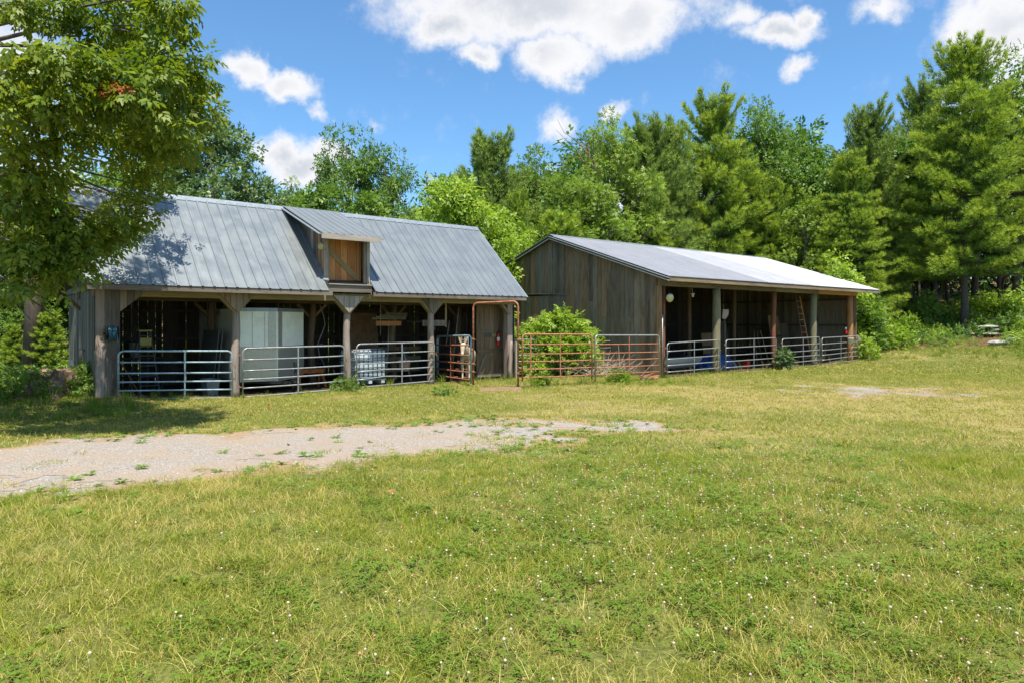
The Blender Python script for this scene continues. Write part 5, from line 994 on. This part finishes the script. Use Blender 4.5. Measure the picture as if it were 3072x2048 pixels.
# ------------------------------------------------------------------ bush, shrubs, saplings, weeds
def shrub(name,label,cat,pos,h,r,ncl,per,size,leafm,tmpl=SP5,cr=(.22,.38),group=None,stemr=.018):
    t=thing(name,label,cat,pos,0,group); dd=unit(ncl); dd[:,2]=np.abs(dd[:,2]); rr=rng.uniform(.35,1,ncl)**.5*(1+.25*np.sin(dd[:,0]*5+h*3)*np.cos(dd[:,1]*4+r))
    C=np.stack([dd[:,0]*r*rr,dd[:,1]*r*rr,h*(.12+.80*dd[:,2]*rr)],-1); V_,F_=clumps(C,rng.uniform(*cr,ncl),per,size,tmpl,up=.5)
    link('foliage',np_mesh(name,V_,F_,M[leafm]),t); b=MB()
    for c_ in C[::max(1,ncl//14)]: b.tube(limbpts((c_[0]*.1,c_[1]*.1,-.05),c_,.1,3,.04),[stemr,stemr*.8,stemr*.5,stemr*.3],5,cap=False)
    b.build('stem',M['twig'],t); return t
X=W(1300,800,26.8).x; shrub('leafy_bush','big lime-green leafy bush between the two barns, right part','bush',G(X,26.8),2.55,1.25,130,24,.33,'leaf_lime',cr=(.2,.34))
X=W(1228,800,26.6).x; shrub('leafy_bush','lower lime-green leafy bush behind the arch, left part','bush',G(X,26.6),2.1,1.0,90,24,.32,'leaf_lime',cr=(.2,.34))
shrub('ground_bush','small bright weed bush under the red panel','weed',G(W(1255,870,21.5).x,21.9),.42,.35,16,16,.16,'leaf_lime',cr=(.08,.16))
shrub('ground_bush','rounded bright green weed bush in front of the shed gable','weed',G(W(1422,862,23.6).x,23.5),.45,.34,22,16,.15,'leaf_lime',cr=(.08,.15))
shrub('ground_bush','pale-leafed weed at the foot of the red shed post','weed',BP(O2,7.55,-.55,.0),.85,.26,20,16,.22,'leaf_grey',cr=(.1,.18))
shrub('ground_bush','dark green weed clump on the grass before the narrow gate','weed',G(W(1030,895,20.).x,19.3),.26,.28,12,14,.13,'leaf_mid',cr=(.06,.12))
shrub('ground_bush','leafy weeds at the foot of the log post right of the trailer','weed',BP(O1,6.3,-.35,.0),.42,.42,20,14,.14,'leaf_mid',cr=(.08,.14))
shrub('ground_bush','tall green weeds at the left end wall beside the stump','weed',G(W(185,880,16.9).x,17.1),.75,.45,34,16,.2,'leaf_mid',cr=(.1,.2))
shrub('ground_bush','low leafy weeds left of the stump','weed',G(W(40,900,16).x,16.6),.6,.9,44,16,.2,'leaf_mid',cr=(.1,.2))
shrub('sapling','bright broad-leafed sapling behind the right end of the shed roof','sapling',G(W(1925,590,38).x,37.5),5.4,1.4,80,26,.36,'leaf_lime',tmpl=SP3,cr=(.35,.5))
shrub('sapling','bright sapling at the right end of the shed, left of the yellow bush','sapling',G(W(1985,740,36.5).x,37),3.5,1.0,60,26,.32,'leaf_mid',tmpl=SP5,cr=(.3,.45))
shrub('yellow_bush','yellow-green fine-leafed bush right of the shed end','bush',G(W(2022,720,36.5).x,37.5),2.5,1.1,70,28,.20,'leaf_yellow',cr=(.25,.4))
shrub('yellow_bush','knee-high green bush in the grass at the shed end','bush',G(W(1990,800,35).x,35.2),1.2,.7,36,22,.20,'leaf_lime',cr=(.2,.3))
shrub('sapling','pale sunlit sapling in the wood edge left of the big trunk','sapling',G(W(2125,700,44).x,44),2.6,.8,40,20,.30,'leaf_yellow',tmpl=SP3,cr=(.25,.4))
shrub('sapling','pale sunlit sapling in the wood edge right of the big trunk','sapling',G(W(2255,700,44.5).x,44.5),2.2,1.1,44,20,.30,'leaf_lime',tmpl=SP3,cr=(.25,.4))
shrub('sapling','broad-leafed sapling at the right edge above the fallen log','sapling',G(W(2345,690,42).x,43),2.6,.9,40,20,.32,'leaf_lime',tmpl=SP3,cr=(.25,.4))
for k,(x,y,Z,h_,r_,m_,lb) in enumerate(((2075,735,42,1.5,1.2,'leaf_lime','sunlit low shrub left of the pale sapling at the wood edge'),(2165,745,44,1.2,1.0,'leaf_mid','low green shrub just left of the big pine trunk'),(2300,735,43.5,1.6,1.3,'leaf_lime','sunlit shrub behind the fallen log'),(2235,750,43,1.1,.9,'leaf_yellow','yellowish low shrub just right of the big pine trunk'),(2340,760,39,1.1,1.1,'leaf_yellow','yellowish shrub beside the pale stones at the right edge'),(2045,765,38,1.3,1.0,'leaf_lime','bright shrub between the shed end and the wood edge'))): shrub('edge_shrub',lb,'shrub',G(W(x,y,Z).x,Z),h_,r_,34,22,.27,m_,tmpl=SP3,cr=(.2,.35))
# brush pile of bleached twigs behind the panels
t=thing('brush_pile','pile of bleached dry twigs heaped behind the livestock panels','brush pile',G(W(1375,850,26).x,25.9))
b=MB()
for k in range(150):
    a=rng.uniform(0,2*PI);q=Vector((rng.normal()*.75,rng.normal()*.35,abs(rng.normal())*.16)); L=rng.uniform(.5,1.3); d_=Vector((math.cos(a)*.8,math.sin(a)*.4,rng.uniform(.1,1.0))).normalized(); b.tube([q,q+d_*L*.5+Vector((0,0,-.02)),q+d_*L+Vector((0,0,-.09))],[.011,.009,.004],4,cap=False)
b.build('twigs',M['deadwood'],t)
# stump, flat rocks, fallen log
t=thing('tree_stump','big crumbling reddish-brown stump left of the timber barn','stump',G(W(125,900,16.9).x,16.9,-.1))
bm=bmesh.new(); bmesh.ops.create_cone(bm,cap_ends=True,segments=40,radius1=.5,radius2=.40,depth=.72); bmesh.ops.subdivide_edges(bm,edges=bm.edges[:],cuts=3,use_grid_fill=True)
for v_ in bm.verts:
    a=math.atan2(v_.co.y,v_.co.x); k_=1+.16*math.sin(a*5)+.10*math.sin(a*9+v_.co.z*9)+.14*(float(vnoise(v_.co.x*4+v_.co.z*3,v_.co.y*4,.6,4))-.5); v_.co.x*=k_*1.15; v_.co.y*=k_; v_.co.z+=.36+.16*(float(vnoise(v_.co.x*3,v_.co.y*3,.5,8))-.5)*(v_.co.z>.3)*2
me=bpy.data.meshes.new('stump'); bm.to_mesh(me); bm.free(); me.materials.append(M['stump']); link('stump_body',me,t)
b=MB(); 
for k in range(5): a=k*1.25+.3; b.tube([(math.cos(a)*.42,math.sin(a)*.42,.22),(math.cos(a)*.75,math.sin(a)*.7,.08),(math.cos(a)*1.1,math.sin(a)*.95,-.06)],[.12,.09,.03],7)
b.build('root',M['stump'],t)
t=thing('split_log','grey split log lying against the left side of the stump','log',G(W(60,915,16.6).x,16.5)); b=MB(); b.tube([(-.5,0,.06),(0,.03,.1),(.5,.1,.16)],[.09,.1,.08],8); b.build('log',M['stump'],t); b=MB(); b.tube([(-.3,.1,.2),(.1,.12,.3)],[.05,.05],7); b.build('stub',M['deadwood'],t)
def rock(c,s):
    bm=bmesh.new(); bmesh.ops.create_icosphere(bm,subdivisions=2,radius=.5)
    for v_ in bm.verts: n_=unit(1)[0]; v_.co=Vector((v_.co.x*s[0],v_.co.y*s[1],v_.co.z*s[2]))+Vector(n_)*.05*min(s)
    me=bpy.data.meshes.new('rock'); bm.to_mesh(me); bm.free(); me.materials.append(M['stone']); return me
for k,(x,y,Z,s_,lb) in enumerate(((2276,741,39.5,(1.5,.8,.22),'topmost flat grey stone of the little pile right of the big pine'),(2290,748,39.5,(1.3,.7,.2),'middle flat stone of the little pile right of the big pine'),(2282,755,39.3,(1.5,.8,.2),'lowest flat stone of the little pile right of the big pine'),(2297,776,36.5,(1.5,.6,.3),'long pale flat stone lying alone at the lawn edge'),(2325,772,37,(.9,.6,.25),'smaller pale stone right of the long flat one'),(2236,758,40,(.9,.5,.16),'thin pale stone just left of the little pile'))):
    X=W(x,y,Z).x; q=G(X,Z,.12+(.42-.2*k if k<3 else 0)); o=link('flat_stone',rock(q,s_),None,loc=q,rot=(0,0,random.uniform(0,.6))); tag(o,lb,'stone')
t=thing('fallen_log','long dark fallen log lying across the wood edge at the right','log',G(W(2290,738,42.5).x,42.5)); b=MB(); b.tube([(-2.6,-.2,.22),(-.5,.1,.42),(2,.2,.62),(5,.4,.85)],[.13,.2,.26,.27],10); b.build('trunk',M['bark'],t); b=MB(); b.tube([(1,.1,.5),(1.4,-.5,1.1)],[.08,.05],6); b.build('branch_stub',M['bark'],t)
# ================================================================== GROUND COVER (geometry nodes on emitter grids)
def blades(n,rad,h,w,seg=2,lean=.6,curl=.5,wjit=.3,stiff=False):
    V_=[];F_=[];
    for _ in range(n):
        r_=rad*math.sqrt(rng.random()); a=rng.uniform(0,2*PI); x,y=r_*math.cos(a),r_*math.sin(a); L=h*rng.uniform(.45,1.15); b=rng.uniform(0,2*PI); dx,dy=math.cos(b),math.sin(b); ln=rng.uniform(.05,lean); ww=w*rng.uniform(1-wjit,1+wjit)/2; f=rng.uniform(0,2*PI); px,py=math.cos(f)*ww,math.sin(f)*ww; i0=len(V_)
        for s in range(seg+1):
            f_=s/seg; o_=L*ln*f_+L*curl*ln*f_*f_; z=L*f_*(1-.35*ln*f_)-.004; k=1-f_*.75
            if s<seg: V_+=[(x+dx*o_-px*k,y+dy*o_-py*k,z),(x+dx*o_+px*k,y+dy*o_+py*k,z)]
            else: V_.append((x+dx*o_,y+dy*o_,z))
        for s in range(seg-1): F_+=[(i0+2*s,i0+2*s+1,i0+2*s+3),(i0+2*s,i0+2*s+3,i0+2*s+2)]
        F_.append((i0+2*seg-2,i0+2*seg-1,i0+2*seg))
    return V_,F_
def tmesh(name,V_,F_,m):
    me=bpy.data.meshes.new(name); me.from_pydata([tuple(v) for v in V_],[],[tuple(f) for f in F_]); me.materials.append(M[m] if isinstance(m,str) else m); return bpy.data.objects.new(name,me)
def m_grass(name,g1,g2,s1,s2,drybias=0.,tr=.3):
    m,t=mat(name,Roughness=.55); t.b.inputs['Specular IOR Level'].default_value=.12
    ge=t.n('ShaderNodeNewGeometry'); P=ge.outputs['Position']; ri=ge.outputs['Random Per Island']; oi=t.n('ShaderNodeObjectInfo').outputs['Random']
    big=t.noise(P,.42,5,.6); mid=t.noise(P,1.9,4,.6)
    g=t.mix(t.sm(t.m('ADD',t.m('MULTIPLY',ri,.6),t.m('MULTIPLY',mid,.5)),.25,.8),g1,g2)
    s=t.mix(ri,s1,s2)
    df=t.m('ADD',t.m('ADD',t.m('MULTIPLY',big,1.5),t.m('MULTIPLY',t.m('SUBTRACT',oi,.5),.35)),t.m('ADD',t.m('MULTIPLY',t.m('SUBTRACT',ri,.5),.9),t.m('MULTIPLY',t.m('SUBTRACT',mid,.5),1.1)))
    c=t.mix(t.sm(df,.72-drybias,1.25-drybias),g,s); setc(t,c)
    trn=t.n('ShaderNodeBsdfTranslucent',{0:t.mix(1.,c,(1.1,1.2,.6),'MULTIPLY')}); mx=t.n('ShaderNodeMixShader',{0:tr,1:t.b.outputs[0],2:trn.outputs[0]}); t.t.links.new(mx.outputs[0],t.o.inputs[0]); return m
M['grass']=m_grass('grass',(.15,.20,.014),(.36,.38,.04),(.46,.39,.10),(.58,.47,.18),.12)
M['grass_dry']=m_grass('grass_dry',(.22,.25,.03),(.34,.30,.06),(.40,.31,.11),(.50,.38,.17),.40)
M['grass_lush']=m_grass('grass_lush',(.10,.19,.015),(.22,.31,.03),(.22,.24,.06),(.30,.27,.09),-.15)
M['clover']=m_foliage('clover',[(.085,.15,.012),(.13,.21,.018),(.20,.28,.03)],.35)
M['flower_white']=m_simple('flower_white',(.56,.46,.33),.8,0,.25,80,bump=0); M['flower_pink']=m_simple('flower_pink',(.45,.23,.13),.8,0,.3,80,bump=0)
M['dead_leaf']=m_simple('dead_leaf',(.35,.16,.06),.8,0,.4,30)
def emitter(y0,y1,res,dens,xm=1.5,xr=None,dz=0.):
    xm0=-(y1*.76+xm); xs_=np.arange(xm0,-xm0+res,res) if xr is None else np.arange(xr[0],xr[1],res); ys_=np.arange(y0,y1+res*.5,res)
    keep=lambda X,Y:(np.abs(X)<Y*.76+xm)&(dens(X,Y)>.01) if xr is None else (dens(X,Y)>.01)
    V_,F_=grid(xs_,ys_,dz,keep); return V_,F_,np.clip(dens(V_[:,0],V_[:,1]),0,None)
def scatter(name,label,cat,em,density,objs,smin,smax,tilt=.15,seed=1):
    V_,F_,dn=em
    if not len(F_): return
    o=link(name,np_mesh(name,V_,F_,M[objs[0].data.materials[0].name] if objs[0].data.materials[0].name in M else objs[0].data.materials[0],attrs={'dens':dn})); tag(o,label,cat,kind='stuff')
    c=bpy.data.collections.new(name+'_source'); [c.objects.link(q) for q in objs]
    ng=bpy.data.node_groups.new(name,'GeometryNodeTree'); ng.interface.new_socket('Geometry',in_out='INPUT',socket_type='NodeSocketGeometry'); ng.interface.new_socket('Geometry',in_out='OUTPUT',socket_type='NodeSocketGeometry')
    N=ng.nodes.new; L=ng.links.new; gi=N('NodeGroupInput'); go=N('NodeGroupOutput'); na=N('GeometryNodeInputNamedAttribute'); na.data_type='FLOAT'; na.inputs['Name'].default_value='dens'
    mu=N('ShaderNodeMath'); mu.operation='MULTIPLY'; mu.inputs[1].default_value=density; L(na.outputs[0],mu.inputs[0])
    dp=N('GeometryNodeDistributePointsOnFaces'); dp.distribute_method='RANDOM'; L(gi.outputs[0],dp.inputs['Mesh']); L(mu.outputs[0],dp.inputs['Density']); dp.inputs['Seed'].default_value=seed
    ci=N('GeometryNodeCollectionInfo'); ci.inputs['Collection'].default_value=c; ci.inputs['Separate Children'].default_value=True; ci.inputs['Reset Children'].default_value=True
    ip=N('GeometryNodeInstanceOnPoints'); L(dp.outputs['Points'],ip.inputs['Points']); L(ci.outputs[0],ip.inputs['Instance']); ip.inputs['Pick Instance'].default_value=True
    rr=N('FunctionNodeRandomValue'); rr.data_type='FLOAT_VECTOR'; rr.inputs[0].default_value=(-tilt,-tilt,0); rr.inputs[1].default_value=(tilt,tilt,6.283); rr.inputs['Seed'].default_value=seed+5
    L(rr.outputs[0],ip.inputs['Rotation'])
    rs=N('FunctionNodeRandomValue'); rs.data_type='FLOAT'; rs.inputs[2].default_value=smin; rs.inputs[3].default_value=smax; rs.inputs['Seed'].default_value=seed+9; L(rs.outputs[1],ip.inputs['Scale'])
    L(ip.outputs[0],go.inputs[0]); o.modifiers.new('scatter','NODES').node_group=ng; return o
nbarn=lambda x,y:1-f_inbarn(x,y)
ngrav=lambda x,y:1-sst(-.06,.22,f_gravel(x,y)+(vnoise(x,y,.16,51)-.5)*.6)
gD=lambda x,y:(f_gravel(x,y)>-.05)*((vnoise(x,y,.35,98)>.70)*.35+(vnoise(x,y,.5,99)>.6)*sst(-4,2.5,x)*.8)
nwood=lambda x,y:1-.85*f_woods(x,y)
def base(x,y): return ngrav(x,y)*nwood(x,y)*nbarn(x,y)*(.55+.45*vnoise(x,y,.5,61))
sh_=[tmesh('grass_clump',*blades(150,.17,h,.0036,2,1.1),'grass') for h in (.06,.075,.09,.068)]
scatter('meadow_grass','mown meadow grass in the foreground','grass',emitter(1.6,9.5,.3,lambda x,y:base(x,y)*(1-.35*f_dry(x,y)),1.5),56,sh_,.65,1.3,.2,1)
dr_=[tmesh('dry_clump',*blades(80,.15,h,.0034,2,1.3),'grass_dry') for h in (.048,.066)]
scatter('dry_grass','dry straw-coloured blades mixed into the foreground grass','grass',emitter(1.6,9.5,.3,lambda x,y:base(x,y)*(.12+.9*f_dry(x,y))*(1-.6*f_clover(x,y)),1.5),36,dr_,.6,1.2,.3,2)
mf_=[tmesh('far_clump',*blades(60,.22,h,.0095,1,.9),'grass') for h in (.055,.07,.06)]
scatter('lawn_grass','mown grass of the middle lawn','grass',emitter(9.5,27,.4,lambda x,y:base(x,y)*(1-.4*f_dry(x,y)),2),26,mf_,.7,1.25,.2,3)
df_=[tmesh('far_dry_clump',*blades(50,.22,.05,.0095,1,1.2),'grass_dry')]
scatter('lawn_straw','straw-coloured dry grass of the middle lawn','grass',emitter(9.5,27,.4,lambda x,y:base(x,y)*(.1+f_dry(x,y)),2),24,df_,.7,1.2,.3,4)
ff_=[tmesh('distant_clump',*blades(46,.35,.09,.018,1,.9),'grass')]
scatter('back_lawn','mown grass of the far lawn up to the wood','grass',emitter(27,50,.7,lambda x,y:base(x,y)*(x>6),2),9,ff_,.7,1.3,.2,5)
fd_=[tmesh('distant_dry_clump',*blades(40,.35,.08,.018,1,1.1),'grass_dry')]
scatter('back_lawn_straw','straw-coloured patches of the far lawn','grass',emitter(27,50,.7,lambda x,y:base(x,y)*(x>6)*(.1+f_dry(x,y)),2),8,fd_,.7,1.2,.2,6)
scatter('drive_grass','sparse grass tufts growing through the gravel drive','grass',emitter(4,24,.3,lambda x,y:np.clip(gD(x,y),0,1)*nbarn(x,y),2),30,mf_,.5,1.1,.2,21)
# taller uncut grass: along the gates, the left end and in tufts
def f_tall(x,y):
    u,v=loc1(x,y,O1); a=np.exp(-((v+.22)/.16)**2)*((u>-.3)&(u<13.4)); u2,v2=loc1(x,y,O2); b=np.exp(-((v2+.25)/.2)**2)*((u2>-.2)&(u2<16))*.6
    c=np.exp(-((x-3.2)/3.2)**2-((y-22.6)/.7)**2)*.8; l=sst(-6.8,-9.5,x)*sst(13.2,14.8,y)*sst(19,16,y)*.8; r=np.exp(-(((x-14)*.6+(y-30)*.8-9.5)/2.)**2)*sst(10,16,x)*.55; e=sst(16.2,17.5,x)*sst(33,35,y)*.4
    return np.clip(np.maximum.reduce([a,b,c,l,r,e]),0,1)*nbarn(x,y)*(vnoise(x,y,.45,71)**1.5*1.6)
tg=[tmesh('tall_clump',*blades(26,.12,h,.011,3,.5,1.1),'grass_lush') for h in (.26,.36,.22)]
scatter('uncut_grass','longer uncut grass along the gates and the left end of the barn','grass',emitter(12.5,46,.3,f_tall,2),16,tg,.5,1.15,.2,7)
ts=[tmesh('seed_stalks',*blades(7,.12,.5,.010,3,.5,1.2),'grass_dry')]
scatter('seed_stalks','dry seed stalks standing along the gates','grass',emitter(12.5,46,.3,f_tall,2),4.5,ts,.5,1.2,.2,8)
tf=[tmesh('coarse_tuft',*blades(26,.05,h,.005,4,1.0,1.3),'grass_lush') for h in (.17,.22)]
scatter('coarse_tufts','coarse longer tufts in the foreground meadow','grass',emitter(1.8,13,.4,lambda x,y:base(x,y)*(vnoise(x,y,.9,81)>.62)*1.,1),3.2,tf,.5,1.1,.2,9)
# clover leaves and flower heads
def clover(n,rad):
    V_=[];F_=[]
    for _ in range(n):
        r_=rad*math.sqrt(rng.random()); a=rng.uniform(0,2*PI); c=(r_*math.cos(a),r_*math.sin(a),rng.uniform(.02,.055)); a0=rng.uniform(0,2*PI); s=rng.uniform(.009,.014); tz=rng.uniform(-.25,.25)
        for k in range(3):
            q=a0+k*2.094; i0=len(V_); dx,dy=math.cos(q),math.sin(q)
            V_+= [c,(c[0]+dx*s*1.0-dy*s*.65,c[1]+dy*s*1.0+dx*s*.65,c[2]+s*(.15+tz*dx)),(c[0]+dx*s*1.7,c[1]+dy*s*1.7,c[2]+s*(.1+tz*dy)),(c[0]+dx*s*1.0+dy*s*.65,c[1]+dy*s*1.0-dx*s*.65,c[2]+s*(.15-tz*dy))]; F_.append((i0,i0+3,i0+2,i0+1))
    return V_,F_
cl_=[tmesh('clover_clump',*clover(46,.15),'clover') for _ in range(3)]
scatter('clover_leaves','dark green clover leaves in the meadow','clover',emitter(1.8,11,.3,lambda x,y:base(x,y)*(f_clover(x,y)*.8+.05),1.5),30,cl_,.75,1.3,.25,10)
def flower(hh,m):
    b=MB(); r_=.0068; n=7; b.lathe((0,0,hh),[(r_*.55,-r_*.6),(r_,-r_*.1),(r_*.95,r_*.5),(r_*.4,r_*1.0)],n,smooth=False); b.tube([(0.01,0,0),(.004,0,hh*.6),(0,0,hh)],.0012,3); me=b.mesh('clover_flower',M[m]); return bpy.data.objects.new('clover_flower',me)
scatter('clover_flowers','white and pinkish clover heads in the right foreground','clover flower',emitter(1.8,12,.3,lambda x,y:base(x,y)*(f_clover(x,y)**1.5*1.2*(.35+.65*sst(-1.5,1.,x))+.04),1.5),62,[flower(.07,'flower_white'),flower(.085,'flower_white'),flower(.06,'flower_pink')],.7,1.25,.3,11)
# broad weeds along the drive
def rosette(n,L,wd_,up):
    V_=[];F_=[]
    for k in range(n):
        a=2*PI*k/n+rng.uniform(-.4,.4); l=L*rng.uniform(.7,1.2); dx,dy=math.cos(a),math.sin(a); i0=len(V_); u_=up*rng.uniform(.5,1.4)
        V_+=[(0,0,.005),(dx*l*.5-dy*wd_,dy*l*.5+dx*wd_,u_*.8),(dx*l*.5,dy*l*.5,u_*.65),(dx*l*.5+dy*wd_,dy*l*.5-dx*wd_,u_*.8),(dx*l,dy*l,u_*.75)]; F_+=[(i0,i0+2,i0+1),(i0,i0+3,i0+2),(i0+1,i0+2,i0+4),(i0+2,i0+3,i0+4)]
    return V_,F_
wl=[tmesh('plantain',*rosette(9,.10,.018,.045),'leaf_mid'),tmesh('plantain',*rosette(7,.08,.02,.03),'clover'),tmesh('dandelion',*rosette(11,.12,.012,.04),'leaf_mid')]
gE=lambda x,y:np.exp(-((f_gravel(x,y)-.0)/.16)**2)*(vnoise(x,y,.7,91)>.35)*sst(18,15,y)+.5*(f_gravel(x,y)>0)*(vnoise(x,y,.5,93)>.62)*sst(-7,0,x)*(y<17)*.6+.3*np.exp(-((f_gravel(x,y)-.62)/.1)**2)*(vnoise(x,y,.9,97)>.55)*(y<14)*(x<2)
scatter('drive_weeds','broad-leafed weeds along the edges of the gravel drive','weeds',emitter(4,17,.3,lambda x,y:gE(x,y)*nbarn(x,y),2),24,wl,.6,1.3,.25,12)
scatter('meadow_weeds','scattered broad-leafed weeds in the meadow','weeds',emitter(1.8,13,.5,lambda x,y:base(x,y),1),2.2,wl,.5,1.0,.25,13)
def stonem(s):
    bm=bmesh.new(); bmesh.ops.create_icosphere(bm,subdivisions=1,radius=s)
    for v_ in bm.verts: v_.co*=rng.uniform(.6,1.15)
    for v_ in bm.verts: v_.co.z*=.55
    me=bpy.data.meshes.new('pebble'); bm.to_mesh(me); bm.free(); me.materials.append(M['pebble']); return bpy.data.objects.new('pebble',me)
mp,t=mat('pebble',Roughness=.9); setc(t,t.ramp(t.n('ShaderNodeObjectInfo').outputs['Random'],[(0,(.18,.17,.16)),(.5,(.30,.285,.27)),(1,(.45,.43,.41))])); M['pebble']=mp
scatter('gravel_stones','loose grey gravel stones on the drive','gravel',emitter(3,22,.3,lambda x,y:sst(-.05,.3,f_gravel(x,y))*nbarn(x,y)*(y<17),2),110,[stonem(.011),stonem(.016),stonem(.008)],.5,1.4,.5,14)
dl=[tmesh('dead_leaf',[(0,0,.0),(-.03,.04,.02),(0,.09,.0),(.03,.04,.025)],[(0,3,2),(0,2,1)],'dead_leaf')]
scatter('fallen_leaves','brown fallen leaves under the tree and in the wood edge','fallen leaves',emitter(2,48,.6,lambda x,y:nbarn(x,y)*np.clip(sst(-5,-9,x)*sst(13,15,y)*.9+f_woods(x,y)*(y>30)+.02,0,1),2),7,dl,.7,1.5,.5,15)
# litter, ferns and undergrowth in the wood edges
def bushm(n,rad,h,size,m):
    dd=unit(n); dd[:,2]=np.abs(dd[:,2]); P_=dd*np.array([rad,rad,h])*rng.uniform(.5,1,(n,1)); V_,F_=spray(SP5[0],SP5[1],P_,dd+unit(n)*.7,size*rng.uniform(.7,1.3,n),dd+np.array([0,0,.8])); return tmesh('undergrowth_bush',V_,F_,m)
ug=[bushm(60,.5,.7,.26,'leaf_mid'),bushm(50,.45,.55,.22,'leaf_yellow'),bushm(60,.6,.9,.28,'leaf_lime'),bushm(50,.5,.6,.25,'leaf_dark')]
fw=lambda x,y:f_woods(x,y)*(.25+.9*(vnoise(x,y,1.6,95)>.45))*sst(16.2,18,y)*(1-.75*sst(8,18,(x-14)*.6+(y-30)*.8-10.2)*(x>10))
scatter('undergrowth','undergrowth of weeds and low shrubs along the wood edges','undergrowth',emitter(15,62,.8,fw,4),1.25,ug,.6,1.3,.15,16)
print('objects',len(bpy.data.objects))
